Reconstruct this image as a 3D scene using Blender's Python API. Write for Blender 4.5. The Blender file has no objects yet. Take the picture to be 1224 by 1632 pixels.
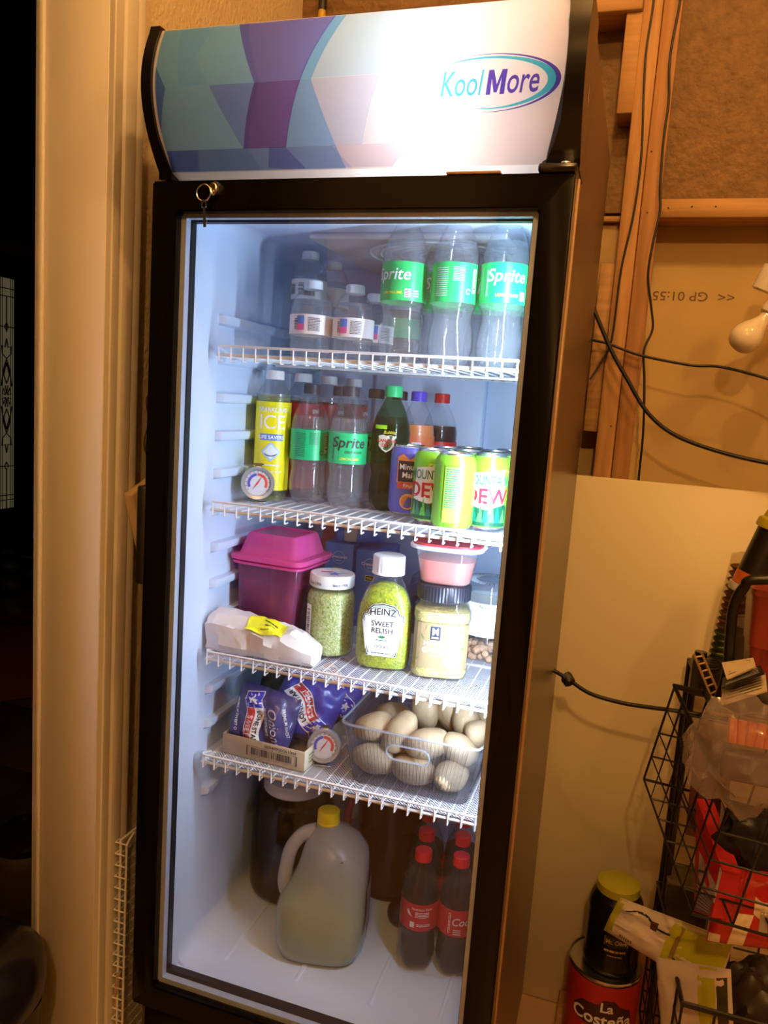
import bpy, bmesh, math, random
from mathutils import Vector, Matrix, noise
random.seed(7)
PI = math.pi
S = bpy.context.scene
COL = S.collection

# ---------------------------------------------------------------- camera
FPX = 1229.0
cam_d = bpy.data.cameras.new('camera')
cam = bpy.data.objects.new('camera', cam_d)
COL.objects.link(cam)
_vh = Vector((-3912, -451, FPX)); _vv = Vector((-605, 8600, FPX))
_x = (-_vh).normalized(); _d = _vv.normalized(); _d = (_d - _x * _x.dot(_d)).normalized(); _y = _x.cross(_d); _z = -_d
Rw = Matrix((_x, _y, _z))                       # world axes in (right, down, forward) camera terms
cr = Rw @ Vector((1, 0, 0)); cu = Rw @ Vector((0, -1, 0)); cb = Rw @ Vector((0, 0, -1))
M = Matrix((cr, cu, cb)).transposed().to_4x4()
M.translation = Vector((0.7264, -1.0576, 1.3778))
cam.matrix_world = M
cam_d.sensor_fit = 'VERTICAL'; cam_d.sensor_height = 32.64; cam_d.lens = 32.64 * FPX / 1632.0
cam_d.clip_start = 0.02; cam_d.clip_end = 60
S.camera = cam

# ---------------------------------------------------------------- world and exposure
w = bpy.data.worlds.new('world'); S.world = w; w.use_nodes = True
w.node_tree.nodes['Background'].inputs[0].default_value = (0.9, 0.62, 0.35, 1)
w.node_tree.nodes['Background'].inputs[1].default_value = 0.012
S.view_settings.view_transform = 'Standard'; S.view_settings.look = 'None'
S.view_settings.exposure = 0.0; S.view_settings.gamma = 1.0; S.view_settings.use_curve_mapping = False
S.cycles.transparent_max_bounces = 48; S.cycles.max_bounces = 10; S.cycles.diffuse_bounces = 7
S.cycles.glossy_bounces = 4; S.cycles.transmission_bounces = 8
S.cycles.caustics_reflective = False; S.cycles.caustics_refractive = False
S.cycles.use_denoising = True; S.cycles.sample_clamp_indirect = 12.0
WARM = (1.0, 0.53, 0.165)
COOL = (0.66, 0.80, 1.0)
LAMP_W = 28.5          # each garage ceiling bulb
LED_E = 410.0           # cabinet LED strip emission
SIGN_E = 22.0         # tube inside the header

# ---------------------------------------------------------------- materials
MATS = {}
def nt(name):
    m = bpy.data.materials.new(name); m.use_nodes = True
    return m, m.node_tree.nodes, m.node_tree.links
def pm(name, col, rough=0.5, metal=0.0, coat=0.0, bump=None, vary=None, spec=0.5, sub=0.0, trans=0.0):
    """principled; bump=(scale,strength), vary=(scale, amount, stretch)"""
    if name in MATS: return MATS[name]
    m, n, l = nt(name); b = n['Principled BSDF']
    b.inputs['Base Color'].default_value = (*col, 1); b.inputs['Roughness'].default_value = rough
    b.inputs['Metallic'].default_value = metal; b.inputs['Coat Weight'].default_value = coat
    b.inputs['Specular IOR Level'].default_value = spec
    if vary or bump:
        tc = n.new('ShaderNodeTexCoord'); mp = n.new('ShaderNodeMapping'); l.new(tc.outputs['Object'], mp.inputs['Vector'])
        if vary:
            mp.inputs['Scale'].default_value = vary[2] if len(vary) > 2 else (1, 1, 1)
            no = n.new('ShaderNodeTexNoise'); no.inputs['Scale'].default_value = vary[0]; no.inputs['Detail'].default_value = 5
            l.new(mp.outputs[0], no.inputs['Vector'])
            rp = n.new('ShaderNodeMix'); rp.data_type = 'RGBA'
            rp.inputs[6].default_value = (*[max(0, c * (1 - vary[1])) for c in col], 1)
            rp.inputs[7].default_value = (*[min(1, c * (1 + vary[1])) for c in col], 1)
            l.new(no.outputs['Fac'], rp.inputs[0]); l.new(rp.outputs[2], b.inputs['Base Color'])
        if bump:
            n2 = n.new('ShaderNodeTexNoise'); n2.inputs['Scale'].default_value = bump[0]; n2.inputs['Detail'].default_value = 3
            l.new(tc.outputs['Object'], n2.inputs['Vector'])
            bp = n.new('ShaderNodeBump'); bp.inputs['Strength'].default_value = bump[1]; bp.inputs['Distance'].default_value = 0.004
            l.new(n2.outputs['Fac'], bp.inputs['Height']); l.new(bp.outputs[0], b.inputs['Normal'])
    MATS[name] = m; return m
def schlick(n, l, ior):
    f0 = ((ior - 1) / (ior + 1)) ** 2
    lw = n.new('ShaderNodeLayerWeight'); lw.inputs[0].default_value = 0.5
    p = n.new('ShaderNodeMath'); p.operation = 'POWER'; p.inputs[1].default_value = 5.0; l.new(lw.outputs['Facing'], p.inputs[0])
    m = n.new('ShaderNodeMath'); m.operation = 'MULTIPLY_ADD'; m.inputs[1].default_value = 1 - f0; m.inputs[2].default_value = f0; l.new(p.outputs[0], m.inputs[0])
    return m
def thin(name, tint=(1, 1, 1), haze=0.0, hcol=(1, 1, 1), rough=0.04, ior=1.35, refr=0.0, edge=None):
    """thin clear plastic or glass: transparent with fresnel gloss, a little haze"""
    if name in MATS: return MATS[name]
    m, n, l = nt(name); n.remove(n['Principled BSDF']); out = n['Material Output']
    t = n.new('ShaderNodeBsdfTransparent'); t.inputs[0].default_value = (*tint, 1)
    cur = t.outputs[0]
    if edge:
        lw2 = n.new('ShaderNodeLayerWeight'); lw2.inputs[0].default_value = 0.45
        mx = n.new('ShaderNodeMix'); mx.data_type = 'RGBA'
        mx.inputs[6].default_value = (*tint, 1); mx.inputs[7].default_value = (*edge, 1)
        l.new(lw2.outputs['Facing'], mx.inputs[0]); l.new(mx.outputs[2], t.inputs[0])
    if refr:
        r = n.new('ShaderNodeBsdfRefraction'); r.inputs['IOR'].default_value = 1.33; r.inputs['Color'].default_value = (*tint, 1); r.inputs['Roughness'].default_value = 0.02
        ms = n.new('ShaderNodeMixShader'); ms.inputs[0].default_value = refr; l.new(cur, ms.inputs[1]); l.new(r.outputs[0], ms.inputs[2]); cur = ms.outputs[0]
    if haze:
        d = n.new('ShaderNodeBsdfDiffuse'); d.inputs[0].default_value = (*hcol, 1)
        tr = n.new('ShaderNodeBsdfTranslucent'); tr.inputs[0].default_value = (*hcol, 1)
        m0 = n.new('ShaderNodeMixShader'); m0.inputs[0].default_value = 0.5; l.new(d.outputs[0], m0.inputs[1]); l.new(tr.outputs[0], m0.inputs[2])
        ms = n.new('ShaderNodeMixShader'); ms.inputs[0].default_value = haze; l.new(cur, ms.inputs[1]); l.new(m0.outputs[0], ms.inputs[2]); cur = ms.outputs[0]
    g = n.new('ShaderNodeBsdfGlossy'); g.inputs['Roughness'].default_value = rough
    fr = schlick(n, l, ior)
    ms = n.new('ShaderNodeMixShader'); l.new(fr.outputs[0], ms.inputs[0]); l.new(cur, ms.inputs[1]); l.new(g.outputs[0], ms.inputs[2])
    l.new(ms.outputs[0], out.inputs[0]); MATS[name] = m; return m
def ink(name, col):
    if name in MATS: return MATS[name]
    m, n, l = nt(name); n.remove(n['Principled BSDF'])
    t = n.new('ShaderNodeBsdfTransparent'); t.inputs[0].default_value = (*col, 1)
    l.new(t.outputs[0], n['Material Output'].inputs[0]); MATS[name] = m; return m
def glow(name, col, e):
    if name in MATS: return MATS[name]
    m, n, l = nt(name); n.remove(n['Principled BSDF'])
    t = n.new('ShaderNodeEmission'); t.inputs[0].default_value = (*col, 1); t.inputs[1].default_value = e
    l.new(t.outputs[0], n['Material Output'].inputs[0]); MATS[name] = m; return m
def translucent(name, col, k=0.6, rough=0.3):
    """milky sheet: diffuse and translucent with a soft gloss"""
    if name in MATS: return MATS[name]
    m, n, l = nt(name); n.remove(n['Principled BSDF'])
    d = n.new('ShaderNodeBsdfDiffuse'); d.inputs[0].default_value = (*col, 1)
    tr = n.new('ShaderNodeBsdfTranslucent'); tr.inputs[0].default_value = (*col, 1)
    a = n.new('ShaderNodeMixShader'); a.inputs[0].default_value = k; l.new(d.outputs[0], a.inputs[1]); l.new(tr.outputs[0], a.inputs[2])
    g = n.new('ShaderNodeBsdfGlossy'); g.inputs['Roughness'].default_value = rough
    fr = schlick(n, l, 1.4)
    ms = n.new('ShaderNodeMixShader'); l.new(fr.outputs[0], ms.inputs[0]); l.new(a.outputs[0], ms.inputs[1]); l.new(g.outputs[0], ms.inputs[2])
    l.new(ms.outputs[0], n['Material Output'].inputs[0]); MATS[name] = m; return m
def speckle(name, cols, scale, rough=0.5):
    """chopped food: voronoi cells picked from a ramp"""
    if name in MATS: return MATS[name]
    m, n, l = nt(name); b = n['Principled BSDF']; b.inputs['Roughness'].default_value = rough
    tc = n.new('ShaderNodeTexCoord'); v = n.new('ShaderNodeTexVoronoi'); v.inputs['Scale'].default_value = scale
    l.new(tc.outputs['Object'], v.inputs['Vector'])
    sp = n.new('ShaderNodeSeparateColor'); l.new(v.outputs['Color'], sp.inputs[0])
    r = n.new('ShaderNodeValToRGB'); e = r.color_ramp.elements
    for i, c in enumerate(cols):
        p = i / max(1, len(cols) - 1)
        if i < 2: e[i].position = p; e[i].color = (*c, 1)
        else: x = e.new(p); x.color = (*c, 1)
    e[0].position = 0; l.new(sp.outputs[0], r.inputs[0]); l.new(r.outputs[0], b.inputs['Base Color'])
    bp = n.new('ShaderNodeBump'); bp.inputs['Strength'].default_value = 0.5; bp.inputs['Distance'].default_value = 0.002
    l.new(v.outputs['Distance'], bp.inputs['Height']); l.new(bp.outputs[0], b.inputs['Normal'])
    MATS[name] = m; return m

BLACK = pm('black_gloss', (0.008, 0.007, 0.008), 0.22)
BLACKM = pm('black_matte', (0.012, 0.011, 0.011), 0.5)
WHITE = pm('white_plastic', (0.8, 0.8, 0.82), 0.4)
INKB = pm('ink_black', (0.02, 0.02, 0.025), 0.5)
INKW = pm('ink_white', (0.85, 0.85, 0.85), 0.5)
SILVER = pm('silver', (0.75, 0.76, 0.78), 0.25, 1.0)
LINER = pm('liner_white', (0.60, 0.71, 0.90), 0.35)
WIREW = pm('white_wire', (0.82, 0.82, 0.84), 0.4)
CLEAR = thin('clear_pet', (0.985, 0.99, 0.99), 0.035, edge=(0.90, 0.91, 0.93), ior=1.5)
GLASSJAR = thin('clear_glass', (0.96, 0.98, 0.97), 0.01, ior=1.45, edge=(0.75, 0.8, 0.78))
WATER = thin('clear_liquid', (0.985, 0.99, 0.99), 0.09, (0.85, 0.9, 1.0), ior=1.2, refr=0.06, edge=(0.92, 0.93, 0.95))

# ---------------------------------------------------------------- mesh helpers
def finish(me, smooth=True, ang=40):
    if smooth:
        me.polygons.foreach_set('use_smooth', [True] * len(me.polygons))
        try: me.set_sharp_from_angle(angle=math.radians(ang))
        except Exception: pass
    me.update(); return me
def mesh(v, f, smooth=True, ang=40):
    me = bpy.data.meshes.new('m'); me.from_pydata([tuple(p) for p in v], [], f); return finish(me, smooth, ang)
_variants = {}
def link(name, me, mat, parent=None, loc=None, rot=None):
    if mat is not None:
        if not me.materials: me.materials.append(mat)
        elif me.materials[0] != mat:               # same shape in another material
            k = (me.name, mat.name)
            if k not in _variants: c = me.copy(); c.materials[0] = mat; _variants[k] = c
            me = _variants[k]
    o = bpy.data.objects.new(name, me); COL.objects.link(o)
    if parent is not None: o.parent = parent
    if loc is not None: o.location = loc
    if rot is not None: o.rotation_euler = rot
    return o
def tag(o, label, cat, group=None):
    o['label'] = label; o['category'] = cat
    if group: o['group'] = group
    return o
def thing(name, label, cat, loc=(0, 0, 0), rz=0, group=None, rot=None):
    o = bpy.data.objects.new(name, None); COL.objects.link(o); o.empty_display_size = 0.02
    o.location = loc; o.rotation_euler = rot if rot else (0, 0, rz)
    return tag(o, label, cat, group)
def struct(name, me, mat, label=None):
    o = link(name, me, mat); o['kind'] = 'structure'
    if label: o['label'] = label
    return o
class MB:
    def __init__(s): s.v = []; s.f = []
    def add(s, v, f):
        k = len(s.v); s.v += [tuple(p) for p in v]; s.f += [tuple(i + k for i in q) for q in f]; return s
    def box(s, a, b):
        x0, y0, z0 = a; x1, y1, z1 = b
        return s.add([(x0, y0, z0), (x1, y0, z0), (x1, y1, z0), (x0, y1, z0), (x0, y0, z1), (x1, y0, z1), (x1, y1, z1), (x0, y1, z1)],
                     [(0, 3, 2, 1), (4, 5, 6, 7), (0, 1, 5, 4), (1, 2, 6, 5), (2, 3, 7, 6), (3, 0, 4, 7)])
    def tube(s, pts, r, n=8, closed=False):
        P = [Vector(p) for p in pts]; m = len(P); v = []; f = []; up = None
        for i, p in enumerate(P):
            if closed: t = P[(i + 1) % m] - P[i - 1]
            else: t = P[min(i + 1, m - 1)] - P[max(i - 1, 0)]
            t.normalize()
            if up is None:
                up = Vector((0, 0, 1)) if abs(t.z) < 0.9 else Vector((1, 0, 0))
            a = t.cross(up); 
            if a.length < 1e-6: a = t.cross(Vector((0.3, 1, 0.2)))
            a.normalize(); b = a.cross(t).normalized(); up = b
            rr = r[i] if isinstance(r, (list, tuple)) else r
            for k in range(n):
                q = 2 * PI * k / n; v.append(p + a * (rr * math.cos(q)) + b * (rr * math.sin(q)))
        for i in range(m if closed else m - 1):
            j = (i + 1) % m
            for k in range(n): f.append((i * n + k, i * n + (k + 1) % n, j * n + (k + 1) % n, j * n + k))
        if not closed:
            f.append(tuple(range(n - 1, -1, -1))); f.append(tuple((m - 1) * n + k for k in range(n)))
        return s.add(v, f)
    def lathe(s, prof, n=36, fn=None):
        v = []; f = []; idx = []
        for (r, z) in prof:
            if r <= 1e-6: idx.append([len(v)]); v.append((0, 0, z)); continue
            row = []
            for k in range(n):
                a = 2 * PI * k / n; rr = fn(a, z, r) if fn else r
                row.append(len(v)); v.append((rr * math.cos(a), rr * math.sin(a), z))
            idx.append(row)
        for A, B in zip(idx, idx[1:]):
            for k in range(n):
                j = (k + 1) % n
                if len(A) == 1 and len(B) == 1: continue
                if len(A) == 1: f.append((A[0], B[j], B[k]))
                elif len(B) == 1: f.append((A[k], A[j], B[0]))
                else: f.append((A[k], A[j], B[j], B[k]))
        return s.add(v, f)
    def loft(s, rings, cap0=True, cap1=True):
        n = len(rings[0]); v = [p for r in rings for p in r]; f = []
        for i in range(len(rings) - 1):
            for k in range(n): f.append((i * n + k, i * n + (k + 1) % n, (i + 1) * n + (k + 1) % n, (i + 1) * n + k))
        if cap0: f.append(tuple(range(n - 1, -1, -1)))
        if cap1: f.append(tuple((len(rings) - 1) * n + k for k in range(n)))
        return s.add(v, f)
    def me(s, smooth=True, ang=40): return mesh(s.v, s.f, smooth, ang)
def boxm(a, b, bev=0.0, seg=2):
    mb = MB().box(a, b)
    if not bev: return mb.me(False)
    bm = bmesh.new(); me = mb.me(False); bm.from_mesh(me)
    bmesh.ops.bevel(bm, geom=list(bm.edges), offset=bev, segments=seg, affect='EDGES', profile=0.5, clamp_overlap=True)
    bm.to_mesh(me); bm.free(); return finish(me, True, 50)
def sq(rx, ry, z, e=4.0, n=48, cx=0, cy=0):
    """superellipse ring"""
    out = []
    for k in range(n):
        a = 2 * PI * k / n; c, si = math.cos(a), math.sin(a)
        out.append((cx + rx * math.copysign(abs(c) ** (2 / e), c), cy + ry * math.copysign(abs(si) ** (2 / e), si), z))
    return out
def smoothprof(pts, sub=3):
    """catmull-rom through (r,z) points"""
    out = []; n = len(pts)
    for i in range(n - 1):
        p0 = pts[max(i - 1, 0)]; p1 = pts[i]; p2 = pts[i + 1]; p3 = pts[min(i + 2, n - 1)]
        for k in range(sub):
            t = k / sub
            out.append(tuple(0.5 * (2 * p1[d] + (p2[d] - p0[d]) * t + (2 * p0[d] - 5 * p1[d] + 4 * p2[d] - p3[d]) * t * t + (3 * p1[d] - p0[d] - 3 * p2[d] + p3[d]) * t ** 3) for d in (0, 1)))
    out.append(tuple(pts[-1])); return [(max(r, 0), z) for r, z in out]
def spline(pts, sub=6):
    P = [Vector(p) for p in pts]; out = []; n = len(P)
    for i in range(n - 1):
        p0 = P[max(i - 1, 0)]; p1 = P[i]; p2 = P[i + 1]; p3 = P[min(i + 2, n - 1)]
        for k in range(sub):
            t = k / sub
            out.append(0.5 * (2 * p1 + (p2 - p0) * t + (2 * p0 - 5 * p1 + 4 * p2 - p3) * t * t + (3 * p1 - p0 - 3 * p2 + p3) * t ** 3))
    out.append(P[-1]); return out
_tc = {}
def text2d(s, size, bold=0.0, shear=0.0, sx=1.0):
    """flat glyph outlines: verts and triangles in xy, centred"""
    k = (s, round(size, 5), bold, shear, sx)
    if k in _tc: return _tc[k]
    cu_ = bpy.data.curves.new('t', 'FONT'); cu_.body = s; cu_.size = size; cu_.align_x = 'CENTER'; cu_.align_y = 'CENTER'
    cu_.offset = bold * size; cu_.shear = shear; cu_.resolution_u = 3
    ob = bpy.data.objects.new('t', cu_); COL.objects.link(ob)
    bpy.context.view_layer.update()
    me = bpy.data.meshes.new_from_object(ob.evaluated_get(bpy.context.evaluated_depsgraph_get()))
    V = [(v.co.x * sx, v.co.y) for v in me.vertices]; F = [tuple(p.vertices) for p in me.polygons]
    bpy.data.objects.remove(ob); bpy.data.curves.remove(cu_); bpy.data.meshes.remove(me)
    if V:
        ax = [p[0] for p in V]; ay = [p[1] for p in V]; mx = (min(ax) + max(ax)) / 2; my = (min(ay) + max(ay)) / 2
        V = [(x - mx, y - my) for x, y in V]
    _tc[k] = (V, F); return V, F
def rect2d(w_, h, nx=6, ny=1, cx=0, cy=0):
    V = [(cx - w_ / 2 + w_ * i / nx, cy - h / 2 + h * j / ny) for j in range(ny + 1) for i in range(nx + 1)]
    F = [(j * (nx + 1) + i, j * (nx + 1) + i + 1, (j + 1) * (nx + 1) + i + 1, (j + 1) * (nx + 1) + i) for j in range(ny) for i in range(nx)]
    return V, F
def poly2d(pts, step=0.006):
    """any simple polygon, cut into strips so that it can be bent"""
    bm = bmesh.new(); bm.faces.new([bm.verts.new((x, y, 0)) for x, y in pts])
    for ax in (0, 1):
        lo = min(p[ax] for p in pts); hi = max(p[ax] for p in pts); n = int((hi - lo) / step)
        for i in range(1, n + 1):
            co = [0, 0, 0]; no = [0, 0, 0]; co[ax] = lo + i * (hi - lo) / (n + 1); no[ax] = 1
            bmesh.ops.bisect_plane(bm, geom=list(bm.verts) + list(bm.edges) + list(bm.faces), plane_co=co, plane_no=no)
    bmesh.ops.triangulate(bm, faces=list(bm.faces))
    bm.verts.index_update(); V = [(v.co.x, v.co.y) for v in bm.verts]; F = [tuple(v.index for v in f.verts) for f in bm.faces]
    bm.free(); return V, F
def circle2d(r, n=24, cx=0, cy=0, sy=1.0):
    return [(cx + r * math.cos(2 * PI * k / n), cy + sy * r * math.sin(2 * PI * k / n)) for k in range(n)], [tuple(range(n))]
def star2d(r, cx=0, cy=0, rot=PI / 2):
    P = [(cx + (r if k % 2 == 0 else r * 0.4) * math.cos(rot + PI * k / 5), cy + (r if k % 2 == 0 else r * 0.4) * math.sin(rot + PI * k / 5)) for k in range(10)]
    return P + [(cx, cy)], [(10, k, (k + 1) % 10) for k in range(10)]
def ring2d(r0, r1, a0=0, a1=2 * PI, n=32, cx=0, cy=0):
    V = []; F = []
    for k in range(n + 1):
        a = a0 + (a1 - a0) * k / n; V += [(cx + r0 * math.cos(a), cy + r0 * math.sin(a)), (cx + r1 * math.cos(a), cy + r1 * math.sin(a))]
        if k: F.append((2 * k - 2, 2 * k - 1, 2 * k + 1, 2 * k))
    return V, F
def shift(vf, dx=0, dy=0, rot=0, sc=1):
    c, s_ = math.cos(rot) * sc, math.sin(rot) * sc
    return [(x * c - y * s_ + dx, x * s_ + y * c + dy) for x, y in vf[0]], vf[1]
def join2d(*a):
    V = []; F = []
    for v, f in a:
        k = len(V); V += v; F += [tuple(i + k for i in q) for q in f]
    return V, F
def decal(name, vf, fn, mat, parent):
    """bend a flat print onto a surface given by fn(x,y)->xyz"""
    return link(name, mesh([fn(x, y) for x, y in vf[0]], vf[1], False), mat, parent)
def cyl(r, a0=0.0, z0=0.0, eps=0.0006, ry=None):
    def fn(x, y):
        a = a0 + x / r; R = r + eps
        return (R * math.sin(a), -(R if ry is None else ry + eps) * math.cos(a), z0 + y)
    return fn
def plane(o, ux, uy, eps=0.0006):
    o = Vector(o); ux = Vector(ux).normalized(); uy = Vector(uy).normalized(); n_ = ux.cross(uy)
    return lambda x, y: tuple(o + ux * x + uy * y + n_ * eps)
def lines2d(w_, h, n, seed=0, thick=0.45):
    """rows of small print"""
    rnd = random.Random(seed); out = []
    for i in range(n):
        yy = h / 2 - h * (i + 0.5) / n; x = -w_ / 2
        while x < w_ / 2 - 0.001:
            L = min(rnd.uniform(0.08, 0.3) * w_, w_ / 2 - x)
            out.append(rect2d(L * 0.85, h / n * thick, 2, 1, x + L * 0.425, yy)); x += L
    return join2d(*out)
def bars2d(w_, h, n, seed=0):
    rnd = random.Random(seed); ws = [rnd.choice((1, 1, 2, 3)) for _ in range(2 * n)]; t = sum(ws); x = -w_ / 2; out = []
    for i, q in enumerate(ws):
        d = w_ * q / t
        if i % 2 == 0: out.append(rect2d(d, h, 1, 1, x + d / 2, 0))
        x += d
    return join2d(*out)
def camang(x, y): return math.atan2(0.7264 - x, y + 1.0576)

# ---------------------------------------------------------------- the garage
WOOD = pm('stud_wood', (0.47, 0.255, 0.105), 0.65, vary=(9, 0.55, (9, 9, 0.5)), bump=(60, 0.15))
WOOD2 = pm('stud_wood_dark', (0.41, 0.205, 0.085), 0.65, vary=(9, 0.55, (9, 9, 0.5)), bump=(60, 0.15))
WOODH = pm('blocking_wood', (0.46, 0.265, 0.11), 0.65, vary=(9, 0.45, (0.5, 9, 9)), bump=(60, 0.15))
DRYBACK = pm('drywall_back_paper', (0.54, 0.40, 0.18), 0.8, vary=(14, 0.12), bump=(90, 0.05))
OSB = pm('brown_hardboard', (0.20, 0.105, 0.030), 0.6, vary=(34, 0.6), bump=(70, 1.0))
STUCCO = pm('stipple_wall_paint', (0.72, 0.60, 0.42), 0.6, bump=(110, 0.7))
PAINT = pm('cream_trim_paint', (0.68, 0.64, 0.58), 0.45, vary=(5, 0.06, (8, 8, 0.4)))
BOARDW = pm('white_panel', (0.76, 0.68, 0.46), 0.4, vary=(3, 0.05))
CONC = pm('garage_floor_board', (0.42, 0.27, 0.15), 0.6, vary=(8, 0.3))
struct('floor', boxm((-0.22, -3.2, -0.05), (3.2, 0.80, 0.0)), CONC)
struct('ceiling', boxm((-0.22, -3.2, 3.05), (3.2, 0.9, 3.1)), pm('ceiling_paint', (0.7, 0.62, 0.5), 0.8))
struct('wall_right', boxm((3.1, -3.2, 0), (3.2, 0.9, 3.05)), pm('side_wall_paint', (0.6, 0.5, 0.36), 0.8))
struct('wall_front', boxm((-0.22, -3.3, 0), (3.2, -3.2, 3.05)), pm('front_wall_darkened', (0.06, 0.045, 0.035), 0.8))  # unseen wall, colour darkened so the cooler door reflects black
# back wall: panels seen in the stud bays, studs, plate and blocking in front of them
wb = struct('wall_back', boxm((-0.22, 0.77, 0), (3.1, 0.80, 1.80)), DRYBACK)
link('panel', boxm((-0.10, 0.762, 1.82), (3.1, 0.77, 2.9)), OSB, wb)
link('panel', boxm((-0.22, 0.775, 1.80), (3.1, 0.80, 3.05)), OSB, wb)
# the stamp is upside down on the sheet, as in the photograph
decal('stamp_text', text2d('<<  GP 01:55', 0.0275, 0.0, 0, 1.12), lambda x, y: (0.812 - x, 0.7692, 1.648 - y), pm('stamp_ink', (0.16, 0.10, 0.06), 0.8), wb)
def lumber(a, b, mat=WOOD):
    o = link('stud', boxm(a, b, 0.002, 1), mat, wb); return o
lumber((0.648, 0.680, 0.04), (0.6855, 0.765, 3.04), WOOD)
lumber((0.687, 0.680, 0.04), (0.7225, 0.762, 3.04), WOOD2)
lumber((0.617, 0.682, 1.997), (0.6535, 0.762, 2.19), WOODH)
lumber((0.617, 0.690, 1.345), (0.6470, 0.762, 1.70), WOODH)
lumber((1.10, 0.680, 0.04), (1.138, 0.765, 3.04), WOOD); lumber((1.70, 0.680, 0.04), (1.738, 0.765, 3.04), WOOD); lumber((2.3, 0.68, 0.04), (2.338, 0.765, 3.04), WOOD)
lumber((0.15, 0.680, 0.04), (0.188, 0.762, 2.19), WOOD)
link('sole_plate', boxm((-0.1, 0.68, 0.0), (3.1, 0.765, 0.04)), WOOD2, wb)
link('top_plate', boxm((-0.10, 0.672, 2.19), (0.6475, 0.762, 2.228), 0.002, 1), WOODH, wb)
link('top_plate', boxm((-0.10, 0.676, 2.229), (0.6475, 0.762, 3.04), 0.002, 1), pm('rough_beam', (0.33, 0.21, 0.11), 0.8, vary=(14, 0.5, (0.8, 5, 5)), bump=(70, 0.9)), wb)
link('blocking', boxm((0.7235, 0.683, 1.791), (1.0995, 0.762, 1.828), 0.002, 1), WOODH, wb)
link('blocking', boxm((1.139, 0.683, 1.75), (1.6995, 0.762, 1.787), 0.002, 1), WOODH, wb)
link('ledger', boxm((0.60, 0.755, 1.80), (0.6475, 0.768, 1.812), 0.001, 1), WOODH, wb)
for (x, z) in ((0.695, 1.92), (0.70, 1.80), (0.74, 1.81), (0.785, 1.812), (0.83, 1.812), (0.675, 1.36)):
    link('nail', MB().lathe([(0, 0), (0.0018, 0), (0.0018, 0.0015), (0, 0.002)], 8).me(), BLACKM, wb, (x, 0.6805 if x < 0.73 else 0.6835, z), (PI / 2, 0, 0))
# left wall with the doorway into the house
wl = struct('wall_left', boxm((-0.215, 0.0125, 0), (-0.10, 0.77, 3.05)), STUCCO)
link('wall_section', boxm((-0.215, -3.2, 0), (-0.10, -0.92, 3.05)), STUCCO, wl)
link('wall_section', boxm((-0.215, -0.92, 2.12), (-0.10, 0.0125, 3.05)), STUCCO, wl)
dj = struct('trim_1', boxm((-0.222, 0.003, 0), (-0.099, 0.0122, 2.12), 0.001, 1), PAINT)
link('jamb_edge', boxm((-0.238, 0.0035, 0), (-0.222, 0.08, 2.12), 0.003, 2), PAINT, dj)
link('door_stop', boxm((-0.225, -0.004, 0), (-0.2155, 0.003, 2.12), 0.001, 1), PAINT, dj)
# moulded casing, profile in y (width) and x (proud of the wall)
prof = [(0.004 + (yy - 0.004) * 0.86, h) for yy, h in [(0.004, 0.0), (0.004, 0.010), (0.006, 0.012), (0.024, 0.012), (0.026, 0.0095), (0.031, 0.0095), (0.034, 0.014), (0.040, 0.0165), (0.060, 0.0165), (0.064, 0.0145), (0.068, 0.0165), (0.078, 0.0185), (0.082, 0.0175), (0.084, 0.014), (0.084, 0.0)]]
mb = MB(); mb.loft([[(-0.1 + h, yy, z) for yy, h in prof] for z in (0, 2.2)])
link('casing', mb.me(True, 30), PAINT, dj)
# the house beyond the doorway, walls and dark tile darkened further to keep it unlit
HOUSE = pm('house_wall_darkened', (0.05, 0.04, 0.035), 0.8)
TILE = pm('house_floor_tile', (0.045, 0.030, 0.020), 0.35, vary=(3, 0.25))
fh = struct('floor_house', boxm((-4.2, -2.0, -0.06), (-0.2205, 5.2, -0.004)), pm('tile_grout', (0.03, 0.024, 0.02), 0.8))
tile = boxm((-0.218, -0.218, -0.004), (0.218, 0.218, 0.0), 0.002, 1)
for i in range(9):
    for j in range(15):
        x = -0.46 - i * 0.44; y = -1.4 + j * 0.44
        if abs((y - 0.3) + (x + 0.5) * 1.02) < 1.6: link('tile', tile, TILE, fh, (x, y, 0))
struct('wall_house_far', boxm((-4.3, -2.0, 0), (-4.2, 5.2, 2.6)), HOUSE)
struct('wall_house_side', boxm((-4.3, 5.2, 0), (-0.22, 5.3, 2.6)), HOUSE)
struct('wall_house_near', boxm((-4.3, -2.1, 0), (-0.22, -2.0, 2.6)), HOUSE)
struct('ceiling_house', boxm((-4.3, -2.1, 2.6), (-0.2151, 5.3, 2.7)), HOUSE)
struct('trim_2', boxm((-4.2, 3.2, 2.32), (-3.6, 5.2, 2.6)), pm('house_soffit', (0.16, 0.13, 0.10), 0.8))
# front door sidelight with leaded glass
d1 = struct('door_1', boxm((-4.195, 3.30, 0.0), (-4.15, 4.55, 2.25), 0.004, 1), pm('dark_door', (0.02, 0.015, 0.012), 0.4))
gp = link('glass_pane', boxm((-4.149, 3.925, 0.29), (-4.145, 4.085, 2.14)), glow('dusk_glass', (0.42, 0.34, 0.19), 0.17), d1)
lead = MB(); X = -4.142; c0 = 4.005; mz = 1.21
def ld(p, r=0.005): lead.tube([(X, c0 + a, b) for a, b in p], r, 5)
for a in (-0.062, -0.042, 0.042, 0.062): ld([(a, 0.29), (a, 2.14)], 0.003)
ld([(0, 0.29), (0, 0.62)]); ld([(0, 1.72), (0, 2.0)])
for b in (2.0, 2.06, 1.76, 0.64, 0.40, 0.36): ld([(-0.08, b), (0.08, b)], 0.004)
for b in (1.76, 0.64): ld([(0, b + 0.035), (0.02, b), (0, b - 0.035), (-0.02, b), (0, b + 0.035)])
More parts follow.
